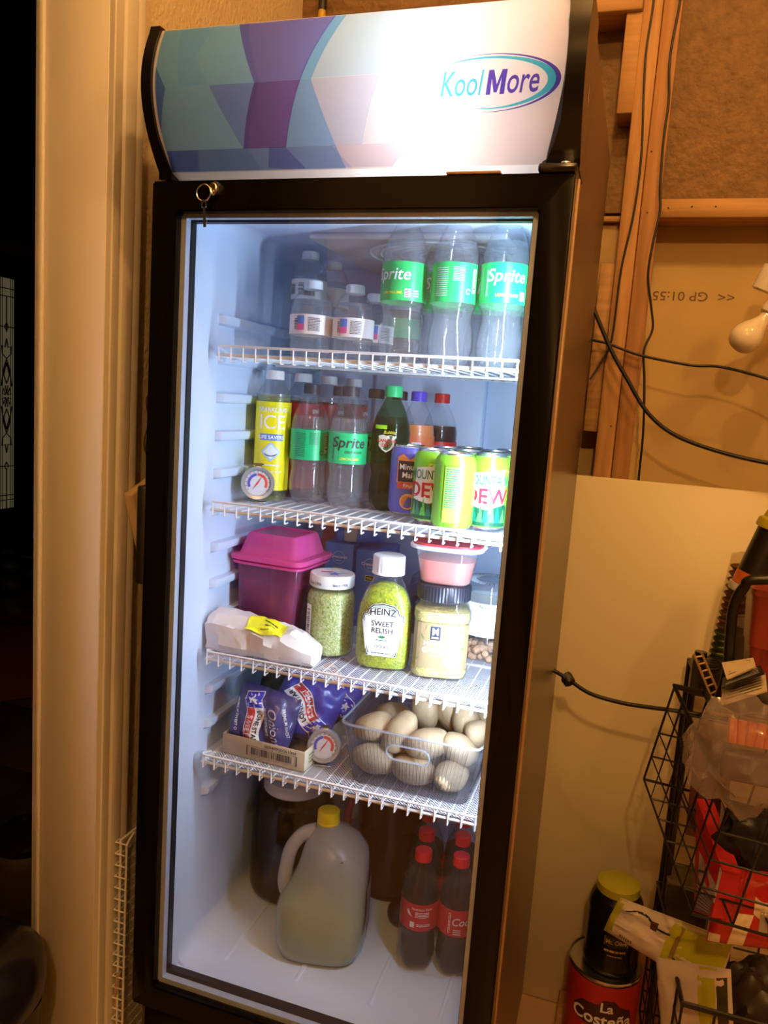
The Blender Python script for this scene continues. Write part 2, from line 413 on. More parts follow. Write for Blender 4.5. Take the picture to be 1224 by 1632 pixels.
for q in range(6):
    a = q * PI / 3 + PI / 6; ld([(0.012 * math.cos(a), mz + 0.02 * math.sin(a)), (0.045 * math.cos(a + 0.3), mz + 0.09 * math.sin(a + 0.3)), (0.045 * math.cos(a - 0.3), mz + 0.09 * math.sin(a - 0.3)), (0.012 * math.cos(a), mz + 0.02 * math.sin(a))])
for sgn in (1, -1):
    for s2 in (1, -1):
        ld([(0, mz + sgn * 0.1), (s2 * 0.03, mz + sgn * 0.17), (0, mz + sgn * 0.27)]); ld([(s2 * 0.055, mz + sgn * 0.08), (s2 * 0.03, mz + sgn * 0.22), (0, mz + sgn * 0.3), (s2 * 0.045, mz + sgn * 0.34), (s2 * 0.05, mz + sgn * 0.4), (s2 * 0.015, mz + sgn * 0.39), (0, mz + sgn * 0.46)])
link('lead_came', lead.me(), BLACKM, d1)
# ceiling lamps of the garage (above the frame), the farthest one added as fill
def ceiling_lamp(x, y, label, watts):
    t = thing('ceiling_lamp', label, 'lamp', (x, y, 3.05), group='bare bulbs on the garage ceiling')
    link('lamp_holder', MB().lathe([(0, 0), (0.055, 0), (0.05, -0.03), (0.025, -0.06), (0, -0.06)], 24).me(), WHITE, t)
    L = bpy.data.lights.new('bulb_light', 'POINT'); L.energy = watts; L.color = WARM; L.shadow_soft_size = 0.035
    o = bpy.data.objects.new('bulb_light', L); COL.objects.link(o); o.parent = t; o.location = (0, 0, -0.13)
ceiling_lamp(0.72, -0.50, 'bare ceiling bulb above the glass-door cooler', LAMP_W)
ceiling_lamp(1.75, -0.60, 'bare ceiling bulb above the wire basket rack', LAMP_W * 0.9)
ceiling_lamp(0.95, -2.30, 'unseen fill bulb added farther back over the garage floor', LAMP_W * 2.6)  # added fill lamp that evens out the upright faces
# big white sheet leaning against the studs
tag(link('white_panel', boxm((0.30, 0.658, 0.002), (1.60, 0.672, 1.250), 0.002, 1), BOARDW), 'large cream-white sheet panel standing against the bare studs', 'panel')

# ---------------------------------------------------------------- the cooler
FR = thing('glass_door_cooler', 'tall black glass-door merchandiser cooler with a lit curved header sign', 'refrigerator', (0, 0, 0))
BODY = pm('brown_black_side', (0.085, 0.055, 0.042), 0.28, vary=(2, 0.15))
W_, D_, H_ = 0.62, 0.60, 1.885
mb = MB().box((0, 0.014, 0.055), (0.018, D_, H_ - 0.02)).box((0.602, 0.014, 0.055), (W_, D_, H_ - 0.004)).box((0.018, 0.575, 0.055), (0.602, D_, H_ - 0.02)).box((0.018, 0.06, 1.70), (0.602, 0.575, 1.72)).box((0.018, 0.014, 0.055), (0.602, 0.575, 0.30))
link('cabinet_body', mb.me(False), BODY, FR)
link('side_edge_trim', boxm((0.6185, 0.010, 0.06), (0.6235, 0.0165, 1.68), 0.001, 1), pm('edge_trim_lit', (0.40, 0.24, 0.12), 0.3), FR)  # orange tone stands in for light caught along the trim
gr = link('base_grille', boxm((0.004, 0.012, 0.06), (0.616, 0.03, 0.30), 0.004, 2), BLACK, FR)
slot = boxm((0.06, 0.006, -0.004), (0.56, 0.0125, 0.004), 0.002, 1)
for i in range(7): link('grille_slat', slot, BLACKM, gr, (0, 0, 0.11 + i * 0.024))
for (x, y) in ((0.05, 0.07), (0.57, 0.07), (0.05, 0.54), (0.57, 0.54)):
    link('leveling_foot', MB().lathe([(0, 0), (0.02, 0), (0.02, 0.012), (0.008, 0.016), (0.008, 0.06), (0, 0.06)], 16).me(), BLACKM, FR, (x, y, 0))
# liner: inner walls
x0, x1, y0, y1, z0, z1 = 0.046, 0.574, 0.046, 0.535, 0.35, 1.655
mb = MB()
mb.box((0.019, y0, 0.31), (x0, 0.574, 1.698)).box((x1, y0, 0.31), (0.601, 0.574, 1.698)).box((x0, y1, 0.31), (x1, 0.574, 1.698))
mb.box((x0, y0, 0.31), (x1, y1, z0)).box((x0, y0, z1), (x1, y1, 1.698))
LN = link('liner', mb.me(False), LINER, FR)
# fillets along the corners
def fillet(ax, bx, r, p0, p1, name='liner_fillet'):
    pass
cov = MB()
for (cx, sx) in ((x0, 1), (x1, -1)):
    for (cz, sz, r) in ((z0, 1, 0.03), (z1, -1, 0.02)):
        ring = [(cx, cz)] + [(cx + sx * (r - r * math.sin(a)), cz + sz * (r - r * math.cos(a))) for a in [PI / 2 * k / 6 for k in range(7)]]
        cov.loft([[(x, y, z) for x, z in ring] for y in (y0, y1)])
    ring = [(cx, y1)] + [(cx + sx * (0.03 - 0.03 * math.sin(a)), y1 - (0.03 - 0.03 * math.cos(a))) for a in [PI / 2 * k / 6 for k in range(7)]]
    cov.loft([[(x, y, z) for x, y in ring] for z in (z0, z1)])
ring = [(y1, z0)] + [(y1 - (0.05 - 0.05 * math.sin(a)), z0 + (0.05 - 0.05 * math.cos(a))) for a in [PI / 2 * k / 6 for k in range(7)]]
cov.loft([[(x, y, z) for y, z in ring] for x in (x0, x1)])
link('liner_cove', cov.me(True, 60), LINER, FR)
# face frame of the opening
mb = MB()
mb.box((0.012, 0.022, 0.305), (0.050, y0, 1.69)).box((0.574, 0.022, 0.305), (0.608, y0, 1.69)).box((0.050, 0.022, 0.305), (0.574, y0, 0.352)).box((0.050, 0.022, 1.632), (0.574, y0, 1.69))
link('face_frame', mb.me(False), LINER, FR)
# ribs that carry the shelves
rib = MB()
pr = [(0.0, -0.011), (0.010, -0.008), (0.013, 0.0), (0.012, 0.006), (0.0, 0.008)]
rib.loft([[(q * k, y, z) for q, z in pr] for y, k in ((0.11, 0.1), (0.118, 0.95), (0.13, 1), (0.50, 1), (0.52, 0.1))])
rl = rib.me(True, 45)
rib2 = MB(); rib2.loft([[(-q * k, y, z) for q, z in reversed(pr)] for y, k in ((0.11, 0.1), (0.118, 0.95), (0.13, 1), (0.50, 1), (0.52, 0.1))])
rr_ = rib2.me(True, 45)
for i in range(14):
    z = 1.496 - 0.0648 * i
    if z > 0.62:
        link('shelf_rib', rl, LINER, FR, (x0, 0, z)); link('shelf_rib', rr_, LINER, FR, (x1, 0, z))
# back duct and fan grille of the ceiling
link('back_duct', boxm((0.19, 0.515, 0.42), (0.43, 0.536, 1.60), 0.006, 2), LINER, FR)
fg = link('fan_cover', boxm((0.16, 0.20, 1.644), (0.50, 0.53, 1.656), 0.005, 2), pm('fan_cover_grey', (0.62, 0.60, 0.62), 0.5), FR)
for k in range(7):
    pts = [(0.36 + (0.02 + 0.018 * k) * math.cos(a), 0.34 + (0.02 + 0.018 * k) * math.sin(a), 1.6425) for a in [2 * PI * i / 40 for i in range(40)]]
    link('grille_ring', MB().tube(pts, 0.0022, 5, True).me(), WIREW, fg)
# floor channels
for xx in (0.12, 0.26, 0.40, 0.52):
    link('floor_rib', boxm((xx - 0.004, 0.09, z0 - 0.001), (xx + 0.004, 0.42, z0 + 0.0025), 0.002, 2), LINER, FR)
# LED strip hidden behind the right door jamb
mb = MB(); mb.loft([[(0.5676, 0.0270, z), (0.5738, 0.0270, z), (0.5738, 0.0324, z), (0.5676, 0.0288, z)] for z in (0.78, 1.615)])
led = link('led_strip', mb.me(False), WHITE, FR)
m_ = MB().add([(0.5676, 0.0292, 0.80), (0.5734, 0.0326, 0.80), (0.5734, 0.0326, 1.60), (0.5676, 0.0292, 1.60)], [(0, 1, 2, 3)])
link('led_lens', m_.me(False), glow('led_glow', COOL, LED_E), led)
# door: black frame, glass, bright spacer
gx0, gx1, gz0, gz1 = 0.042, 0.578, 0.355, 1.636
DZ0, DZ1 = 0.312, 1.68
def frame_mesh(ox0, ox1, oz0, oz1, ix0, ix1, iz0, iz1, ya, yb, bev=0.0):
    mb = MB(); v = []
    for y in (ya, yb):
        v += [(ox0, y, oz0), (ox1, y, oz0), (ox1, y, oz1), (ox0, y, oz1), (ix0, y, iz0), (ix1, y, iz0), (ix1, y, iz1), (ix0, y, iz1)]
    f = []
    for k in range(4):
        j = (k + 1) % 4
        f += [(k, j, 4 + j, 4 + k), (8 + j, 8 + k, 12 + k, 12 + j), (j, k, 8 + k, 8 + j), (4 + k, 4 + j, 12 + j, 12 + k)]
    mb.add(v, f); me = mb.me(False)
    if bev:
        bm = bmesh.new(); bm.from_mesh(me); bmesh.ops.recalc_face_normals(bm, faces=list(bm.faces))
        bmesh.ops.bevel(bm, geom=list(bm.edges), offset=bev, segments=2, affect='EDGES', clamp_overlap=True); bm.to_mesh(me); bm.free(); finish(me, True, 50)
    return me
DOOR = link('door', frame_mesh(0.0, W_, DZ0, DZ1, gx0, gx1, gz0, gz1, -0.020, 0.012, 0.0025), pm('door_black', (0.005, 0.0045, 0.0045), 0.14, spec=0.16), FR)
link('glass_pane', boxm((gx0 - 0.001, -0.012, gz0 - 0.001), (gx1 + 0.001, -0.009, gz1 + 0.001)), thin('door_glass', (0.97, 0.985, 0.99), 0.0, ior=1.5, rough=0.01), DOOR)
link('glass_spacer', frame_mesh(gx0, gx1, gz0, gz1, gx0 + 0.0085, gx1 - 0.0085, gz0 + 0.0095, gz1 - 0.006, -0.004, 0.008), pm('spacer_silver', (0.52, 0.60, 0.76), 0.45, 0.3), DOOR)
link('door_gasket', frame_mesh(gx0 + 0.006, gx1 - 0.006, gz0 + 0.006, gz1 - 0.005, gx0 + 0.011, gx1 - 0.011, gz0 + 0.017, gz1 - 0.009, 0.0085, 0.021), BLACKM, DOOR)
link('door_handle', boxm((-0.013, -0.022, 1.06), (0.003, 0.008, 1.22), 0.004, 2), BLACKM, DOOR)
lk = link('lock', MB().lathe([(0, 0.012), (0.004, 0.012), (0.0045, 0.010), (0.0075, 0.010), (0.0085, 0.007), (0.0095, 0.0), (0, 0.0)], 24).me(), pm('lock_brass', (0.75, 0.6, 0.35), 0.25, 1.0), DOOR, (0.110, -0.020, 1.667), (PI / 2, 0, 0))
K = thing('key_ring', 'small steel ring with a key hanging from the cooler door lock', 'keys', (0.110, -0.034, 1.663))
link('ring', MB().tube([(-0.013 + 0.0115 * math.cos(a), 0.0, -0.005 + 0.0115 * math.sin(a)) for a in [2 * PI * i / 28 for i in range(28)]], 0.0011, 6, True).me(), SILVER, K)
link('key_bow', MB().tube([(0.004 * math.cos(a), 0.0045 + 0.008 * math.sin(a) * 0, 0.0075 * math.sin(a) + 0.001) for a in [2 * PI * i / 20 for i in range(20)]], 0.0018, 6, True).me(), SILVER, K)
kb = MB().box((-0.0155, -0.0008, -0.052), (-0.0115, 0.0008, -0.018)).box((-0.0175, -0.0008, -0.024), (-0.0095, 0.0008, -0.014)).box((-0.0115, -0.0008, -0.046), (-0.0098, 0.0008, -0.042)).box((-0.0115, -0.0008, -0.038), (-0.0098, 0.0008, -0.033))
link('key', kb.me(False), SILVER, K, (0, 0, 0), (0, -0.08, 0))
# header: curved printed lens between black end caps, lamp inside
HZ0, HZ1 = 1.697, 1.885
def hy(z):
    t = (z - HZ0) / (HZ1 - HZ0)
    return 0.004 - 0.0875 * t * (1 - t) * 1.0 - 0.030 * t - 0.012 * math.sin(PI * t)
NZ = 28
def header_sheet(xa, xb, off=0.0):
    zs = [HZ0 + (HZ1 - HZ0) * i / NZ for i in range(NZ + 1)]
    v = []; f = []
    for i, z in enumerate(zs):
        v += [(xa(z), hy(z) + off, z), (xb(z), hy(z) + off, z)]
        if i: f.append((2 * i - 2, 2 * i - 1, 2 * i + 1, 2 * i))
    return v, f
hl = lambda z: 0.014 + 0.010 * max(0, (1.73 - z) / 0.04) ** 2 * 0.6
hr = lambda z: 0.600 - 0.006 * ((z - 1.80) / 0.09) ** 2 - 0.016 * max(0, (1.74 - z) / 0.05) ** 1.5
v, f = header_sheet(hl, hr)
SIGN = link('header_sign', mesh(v, f), translucent('sign_film', (0.90, 0.85, 0.86), 0.55, 0.25), FR)
def onsign(eps):
    return lambda x, y: (x, hy(y) - eps, y)
blues = {}
def signpoly(pts, col, k):
    decal('sign_print', poly2d(pts, 0.012), onsign(0.0004 + 0.00025 * k), ink('sign_ink_%d' % k, col), SIGN)
T, Bm, B0 = 1.884, 1.798, 1.698; L1 = 1.7225
signpoly([(0.020, L1), (0.020, T), (0.56, T), (0.47, Bm), (0.33, L1)], (0.95, 0.985, 1.0), 9)
signpoly([(0.02, B0), (0.02, T), (0.30, T), (0.262, Bm), (0.30, B0)], (0.54, 0.79, 1.0), 0)
signpoly([(0.02, B0), (0.02, T), (0.155, T), (0.185, Bm), (0.155, L1), (0.17, B0)], (0.84, 0.93, 1.0), 1)
signpoly([(0.140, T), (0.285, T), (0.2465, Bm), (0.2155, L1), (0.1485, L1), (0.1775, Bm)], (0.72, 0.46, 0.80), 2)
signpoly([(0.1775, Bm), (0.2465, Bm), (0.2155, L1), (0.1485, L1)], (0.90, 0.62, 0.74), 3)
signpoly([(0.215, T), (0.285, T), (0.2465, Bm)], (0.95, 1.0, 1.0), 4)
signpoly([(0.107, Bm), (0.1775, Bm), (0.1485, L1)], (0.82, 0.68, 0.95), 5)
signpoly([(0.020, Bm + 0.03), (0.037, Bm), (0.020, L1 + 0.02)], (0.55, 0.55, 0.85), 6)
signpoly([(0.020, B0), (0.022, L1), (0.075, L1), (0.066, B0)], (0.45, 0.42, 0.80), 7)
signpoly([(0.066, B0), (0.075, L1), (0.285, L1), (0.31, B0)], (0.62, 0.62, 0.85), 8)
signpoly([(0.182, 1.7), (0.19, L1), (0.215, L1), (0.24, B0), (0.21, B0)], (0.72, 0.62, 0.86), 10)
signpoly([(0.2465, Bm), (0.36, Bm), (0.33, L1), (0.2155, L1)], (0.74, 0.80, 0.98), 11)
signpoly([(0.285, L1), (0.40, L1), (0.37, B0), (0.31, B0)], (0.80, 0.74, 0.84), 12)
signpoly([(0.05, T), (0.107, T), (0.085, Bm + 0.04), (0.107, Bm), (0.06, Bm)], (0.90, 0.95, 1.0), 13)
signpoly([(0.285, T), (0.40, T), (0.36, Bm), (0.2465, Bm)], (0.66, 0.85, 1.0), 15)
signpoly([(0.40, T), (0.47, T), (0.44, Bm), (0.36, Bm)], (0.84, 0.94, 0.99), 16)
signpoly([(0.36, Bm), (0.43, Bm), (0.40, L1), (0.33, L1)], (0.86, 0.90, 0.99), 17)
# maker's logo
TEAL = ink('logo_teal', (0.10, 0.62, 0.80)); PURP = ink('logo_purple', (0.14, 0.09, 0.55))
lf = lambda x, y: (0.505 + x, hy(1.781 + y - 0.0 * x) - 0.0052, 1.781 + y)
def fitted(txt, xa, xb, h, bold):
    V, F = text2d(txt, 0.044, bold, 0.25); wx = max(p[0] for p in V) - min(p[0] for p in V); hx = max(p[1] for p in V) - min(p[1] for p in V)
    return [((p[0] / wx) * (xb - xa) + (xa + xb) / 2, p[1] / hx * h) for p in V], F
decal('logo_text', fitted('Kool', -0.062, -0.006, 0.0275, 0.004), lf, TEAL, SIGN)
mp_ = [(0, 0), (0.13, 1), (0.36, 1), (0.50, 0.40), (0.74, 1), (0.97, 1), (0.84, 0), (0.63, 0), (0.72, 0.66), (0.50, 0.08), (0.36, 0.08), (0.27, 0.64), (0.20, 0)]
decal('logo_text', poly2d([(-0.0035 + 0.0275 * x, -0.0135 + 0.0265 * y) for x, y in mp_], 0.01), lf, PURP, SIGN)
decal('logo_text', shift(fitted('ore', 0.0235, 0.063, 0.0195, 0.010), 0, -0.0035), lf, PURP, SIGN)
def crescent(a, b, th, k0, k1, n=40, dx=0):
    V = []; F = []
    for i in range(n + 1):
        q = k0 + (k1 - k0) * i / n; t_ = th * math.sin(PI * i / n) ** 0.9
        V += [(dx + a * math.cos(q), b * math.sin(q)), (dx + (a - t_ * 1.5) * math.cos(q), (b - t_ * 0.55) * math.sin(q))]
        if i: F.append((2 * i - 2, 2 * i - 1, 2 * i + 1, 2 * i))
    return V, F
decal('logo_swoosh', crescent(0.084, 0.0285, 0.0075, 2.4, -1.9), lf, TEAL, SIGN)
decal('logo_swoosh', crescent(0.089, 0.0315, 0.004, 2.0, -1.75), lf, PURP, SIGN)
# end caps with the curved profile
def endcap(xa, xb, name):
    zs = [HZ0 - 0.010 + (HZ1 + 0.004 - HZ0 + 0.010) * i / 20 for i in range(21)]
    ring = [(hy(min(max(z, HZ0), HZ1)) - 0.006, z) for z in zs] + [(0.06, HZ1 + 0.004), (0.06, HZ0 - 0.010)]
    mb = MB()
    mb.loft([[(xa(z), y, z) for y, z in ring], [(xb(z), y, z) for y, z in ring]])
    me = mb.me(True, 40); return link(name, me, BLACK, FR)
endcap(lambda z: -0.001, lambda z: hl(z) + 0.001, 'end_cap'); endcap(lambda z: hr(z) - 0.001, lambda z: 0.622, 'end_cap')
hb = MB().box((0.014, 0.05, HZ0 - 0.006), (0.604, 0.056, 1.885)).box((0.014, hy(HZ1) + 0.002, HZ1 - 0.0015), (0.604, 0.05, HZ1))
hb.box((0.0245, 0.0, 1.70), (0.0255, 0.05, 1.884)).box((0.582, 0.0, 1.70), (0.583, 0.05, 1.884))  # white inner end plates added to spread the lamp's light
link('header_back', hb.me(False), pm('box_inside', (0.92, 0.92, 0.92), 0.6), FR)
link('header_lip', mesh([(0.018, 0.0042, HZ0), (0.590, 0.0042, HZ0), (0.590, 0.040, 1.682), (0.018, 0.040, 1.682)], [(0, 3, 2, 1)], False), translucent('lip_white', (0.92, 0.92, 0.95), 0.8), FR)
tubept = [(x, 0.026, 1.789) for x in (0.375, 0.39, 0.42, 0.45, 0.465)]
link('sign_lamp', MB().tube(tubept, 0.011, 12).me(), glow('sign_lamp_glow', (1.0, 0.96, 0.93), SIGN_E), FR)
hc = link('hinge_cover', boxm((0.572, -0.024, 1.6795), (0.621, 0.02, 1.6915), 0.004, 2), BLACK, FR)
link('hinge_pin', MB().lathe([(0, 0.003), (0.007, 0.002), (0.008, 0), (0, 0)], 16).me(), SILVER, hc, (0.606, -0.016, 1.6905))
link('sticker_scrap', mesh([(0.6225, 0.012, 1.775), (0.6225, 0.020, 1.772), (0.6225, 0.018, 1.79), (0.6225, 0.014, 1.80)], [(0, 1, 2, 3)], False), pm('scrap', (0.7, 0.6, 0.4), 0.7), FR)
tag(link('wooden_shim', boxm((0.452, -0.021, 1.6802), (0.524, -0.006, 1.6835), 0.0005, 1), pm('shim_wood', (0.42, 0.26, 0.12), 0.7)), 'thin wooden shim lying on top of the black cooler door', 'shim')

# ---------------------------------------------------------------- wire shelves
SHX0, SHX1, SHY0, SHY1 = 0.062, 0.558, 0.082, 0.510
SZ = [1.4395, 1.1825, 0.9205, 0.7315]; FZ = 0.353
sw = SHX1 - SHX0; sd = SHY1 - SHY0
a_, b_ = 0.0031, 0.0031; V = []; F = []; k = 0; j = 0
y = b_
while y < sd - 0.004:
    x = a_ if j % 2 == 0 else 2 * a_
    while x < sw - a_ * 0.5:
        q = len(V)
        V += [(x - a_, y, 0), (x, y - b_, 0), (x + a_, y, 0), (x, y + b_, 0), (x - a_ * 0.76, y, 0), (x, y - b_ * 0.76, 0), (x + a_ * 0.76, y, 0), (x, y + b_ * 0.76, 0)]
        F += [(q, q + 1, q + 5, q + 4), (q + 1, q + 2, q + 6, q + 5), (q + 2, q + 3, q + 7, q + 6), (q + 3, q, q + 4, q + 7)]
        x += 2 * a_
    y += b_; j += 1
PERF = mesh(V, F, False); NW = 23
wire_me = MB().tube([(0, 0.40 + 0.025, -0.004), (0, 0.0, -0.004), (0, -0.003, -0.008), (0, -0.003, -0.012), (0, 0.001, -0.0135)], 0.0013, 5)
wire_me.tube([(0, -0.003, 0.010), (0, -0.003, -0.012)], 0.0015, 5); wire_me.tube([(0, -0.004, -0.0125), (0, 0.009, -0.0125)], 0.0015, 5)
wire_me = wire_me.me(True, 60)
rail_me = MB().tube([(0, 0.03, 0.002), (0, 0.004, 0.010), (0.004, -0.003, 0.0105), (sw / 2, -0.003, 0.0105), (sw - 0.004, -0.003, 0.0105), (sw, 0.004, 0.010), (sw, 0.03, 0.002)], 0.0022, 6).me()
frame_me = MB().tube([(0, 0, -0.004), (sw, 0, -0.004), (sw, sd, -0.004), (0, sd, -0.004)], 0.0028, 6, True).tube([(0, sd * 0.5, -0.0075), (sw, sd * 0.5, -0.0075)], 0.0025, 6).me()
def wire_shelf(label, loc, rot=(0, 0, 0), group='white wire shelves'):
    t = thing('wire_shelf', label, 'shelf', loc, rot=rot, group=group)
    link('frame', frame_me, WIREW, t); link('front_rail', rail_me, WIREW, t)
    p = link('perforated_sheet', PERF, WIREW, t); p['kind'] = 'stuff'
    for i in range(NW): link('wire', wire_me, WIREW, t, (0.004 + (sw - 0.008) * i / (NW - 1), 0, 0))
    return t
for z, w_ in zip(SZ, ('top white wire shelf in the cooler, under the water and soda bottles', 'second white wire shelf down, under the soda can pack', 'third white wire shelf down, under the relish and garlic jars', 'lowest white wire shelf, under the onion tray and potato bin')):
    wire_shelf(w_, (SHX0, SHY0, z - 0.0005))
    for (xx, sx) in ((0.046, 1), (0.574, -1)):
        for yy in (0.14, 0.44):
            link('shelf_clip', boxm((xx if sx > 0 else xx - 0.022, yy - 0.008, z - 0.013), (xx + 0.022 if sx > 0 else xx, yy + 0.008, z - 0.0075), 0.001, 1), LINER, FR)
wire_shelf('spare white wire shelf standing on end beside the left wall', (-0.068, 0.040, 0.565), (0.0, PI / 2, 0.0), None)

tag(link('wood_block', boxm((-0.098, 0.03, 0.0005), (-0.035, 0.45, 0.066), 0.002, 1), WOOD2), 'length of lumber on the floor under the spare shelf', 'lumber')
# ---------------------------------------------------------------- bottles
def cap(parent, r, z, h, mat, name='cap'):
    n = 48
    pr = [(0, z + h), (r * 0.86, z + h), (r * 0.97, z + h - 0.0012), (r, z + h - 0.003), (r, z + 0.004), (r * 1.03, z + 0.003), (r * 1.03, z), (0, z)]
    fn_ = lambda a, zz, rr: rr * (1 + (0.018 * math.cos(a * 24) if z + 0.004 < zz + 1e-6 < z + h - 0.002 else 0))
    return link(name, MB().lathe(pr, n, fn_).me(True, 30), mat, parent)
SODA = [(0.0, 0.006), (0.012, 0.003), (0.022, 0.0), (0.029, 0.004), (0.034, 0.014), (0.0355, 0.028), (0.0345, 0.046), (0.0315, 0.062), (0.0305, 0.072), (0.0325, 0.082), (0.0352, 0.090), (0.0352, 0.150), (0.0350, 0.158), (0.0325, 0.170), (0.0265, 0.186), (0.0195, 0.200), (0.0145, 0.209), (0.0128, 0.214), (0.0128, 0.220)]
def scale(pr, sr, sz): return [(r * sr, z * sz) for r, z in pr]
def petal(a, z, r): return r * (1 - 0.16 * max(0, 1 - z / 0.030) * (0.5 + 0.5 * math.cos(5 * a)) + 0.010 * math.cos(10 * a) * max(0, 1 - abs(z - 0.066) / 0.03))
_shells = {}
def shells(key, prof, level, cutn=36, fn_=petal):
    """outer shell, and the drink inside up to the level"""
    k = (key, level)
    if k not in _shells:
        P = smoothprof(prof, 3); out = MB().lathe(P, cutn, fn_).me(True, 60)
        inn = [(max(r - 0.0012, 0), z + (0.0012 if z < 0.01 else 0)) for r, z in P if z < level]
        r_l = inn[-1][0]; inn += [(r_l, level), (0, level)]
        _shells[k] = (out, MB().lathe(inn, cutn, fn_).me(True, 60))
    return _shells[k]
def band(r, z0_, z1_, n=40, flare=None):
    return MB().lathe([(r, z0_), (r, z1_)], n).me()
def soda(label, x, y, z, shell, liquid, capmat, labmat=None, sr=1.0, sz=1.0, level=0.175, lz=(0.092, 0.150), rz=0.0, group=None, prints=None, name='soda_bottle', prof=SODA, key='soda', capr=0.0148, caph=0.018, laboff=0.0):
    t = thing(name, label, 'bottle', (x, y, z), rz, group)
    o, i = shells((key, sr, sz), scale(prof, sr, sz), level * sz)
    link('bottle_body', o, shell, t)
    if liquid: link('drink', i, liquid, t)
    top = prof[-1][1] * sz
    cap(t, capr, top - 0.012, caph, capmat)
    if labmat:
        rl_ = max(r for r, zz in smoothprof(prof, 6) if lz[0] - 0.004 <= zz <= lz[1] + 0.004) * sr + 0.0006 + laboff
        lb = link('label', band(rl_, lz[0] * sz, lz[1] * sz), labmat, t)
        if prints: prints(lb, rl_, (lz[0] + lz[1]) / 2 * sz)
    return t
GRN = pm('sprite_green', (0.02, 0.52, 0.13), 0.35); GRNZ = pm('zero_green', (0.01, 0.46, 0.16), 0.35)
YEL = pm('print_yellow', (0.85, 0.78, 0.05), 0.4); DKCAP = pm('dark_cap', (0.045, 0.035, 0.045), 0.4); GRCAP = pm('green_cap', (0.02, 0.30, 0.09), 0.4)
def sprite_print(a0, txt, col=None, zero=False):
    def go(lb, r, zc):
        c = col or INKW
        if txt:
            decal('label_text', text2d('Sprite', 0.0262, 0.012, 0.18, 1.0), cyl(r, a0, zc + 0.008), c, lb)
            decal('label_text', text2d('LEMON-LIME', 0.0062, 0.01), cyl(r, a0 + 0.05, zc - 0.018), YEL, lb)
            if zero: decal('label_text', text2d('ZERO SUGAR', 0.0055, 0.01, 0.1), cyl(r, a0 + 0.25, zc - 0.006), c, lb)
            else:
                decal('label_print', rect2d(0.010, 0.013), cyl(r, a0 + 0.75, zc - 0.018), INKW, lb)
                decal('label_print', lines2d(0.008, 0.010, 4, 2), cyl(r, a0 + 0.75, zc - 0.018, 0.0009), INKB, lb)
                decal('label_print', lines2d(0.010, 0.012, 3, 3, 0.5), cyl(r, a0 + 1.15, zc - 0.018), INKW, lb)
            decal('label_print', lines2d(0.040, 0.0035, 2, 5), lambda X_, Y_: cyl(r, a0 - 0.85, zc)(Y_, X_), c, lb)
        else:
            decal('label_print', lines2d(0.020, 0.044, 14, 8, 0.3), cyl(r, a0 - 0.62, zc), c, lb)
            decal('label_print', lines2d(0.018, 0.022, 9, 9, 0.3), cyl(r, a0 + 0.1, zc + 0.012), c, lb)
            decal('label_text', text2d('\u2672', 0.011) if False else ring2d(0.0028, 0.0042, 0.3, 5.6, 18), cyl(r, a0 + 0.55, zc - 0.013), c, lb)
            decal('label_print', rect2d(0.0075, 0.036), cyl(r, a0 + 0.86, zc + 0.004), INKW, lb)
            decal('label_print', shift(bars2d(0.034, 0.006, 16, 4), 0, 0, PI / 2), cyl(r, a0 + 0.86, zc + 0.004, 0.0009), INKB, lb)
    return go
g1 = 'clear lemon-lime soda bottles on the top shelf'
z = SZ[0] + 0.0015; K20 = dict(sr=1.02, sz=1.06, level=0.178, lz=(0.090, 0.146), shell=CLEAR, liquid=WATER, capmat=GRCAP, labmat=GRN, group=g1)
soda('clear lemon-lime soda bottle on the top shelf beside the small water bottles', 0.349, 0.160, z, prints=sprite_print(-0.28, True), **K20)
soda('clear soda bottle with the printed label back turned out, middle of the front three', 0.432, 0.160, z, prints=sprite_print(0.30, False), **K20)
soda('clear lemon-lime soda bottle at the front right end of the top shelf', 0.510, 0.160, z, prints=sprite_print(0.28, True), **K20)
soda('clear soda bottle standing behind the gap left of the middle soda bottle', 0.392, 0.248, z, prints=sprite_print(0.15, True), **{**K20, 'capmat': YEL})
soda('clear soda bottle behind the middle one of the front three', 0.470, 0.250, z, prints=sprite_print(0.2, True), **K20)
soda('clear soda bottle behind the rightmost front soda bottle', 0.536, 0.246, z, prints=sprite_print(-0.2, False), **K20)
DKGREEN = thin('green_pet', (0.30, 0.62, 0.34), 0.04, (0.1, 0.4, 0.15), edge=(0.12, 0.35, 0.16))
soda('green soda bottle at the back of the top shelf behind the clear ones', 0.500, 0.335, z, DKGREEN, None, GRCAP, pm('dark_green_label', (0.02, 0.12, 0.04), 0.4), 1.02, 1.06, name='soda_bottle', group=None)
soda('green soda bottle with a yellow-green label at the back right corner of the top shelf', 0.545, 0.410, z, DKGREEN, None, YEL, pm('lime_label', (0.45, 0.6, 0.05), 0.4), 1.02, 1.06)
soda('brown drink bottle far back between water and soda bottles', 0.285, 0.38, z, CLEAR, thin('tea_brown', (0.45, 0.18, 0.06), 0.15, (0.3, 0.1, 0.03)), GRCAP, GRN, 0.95, 0.62)
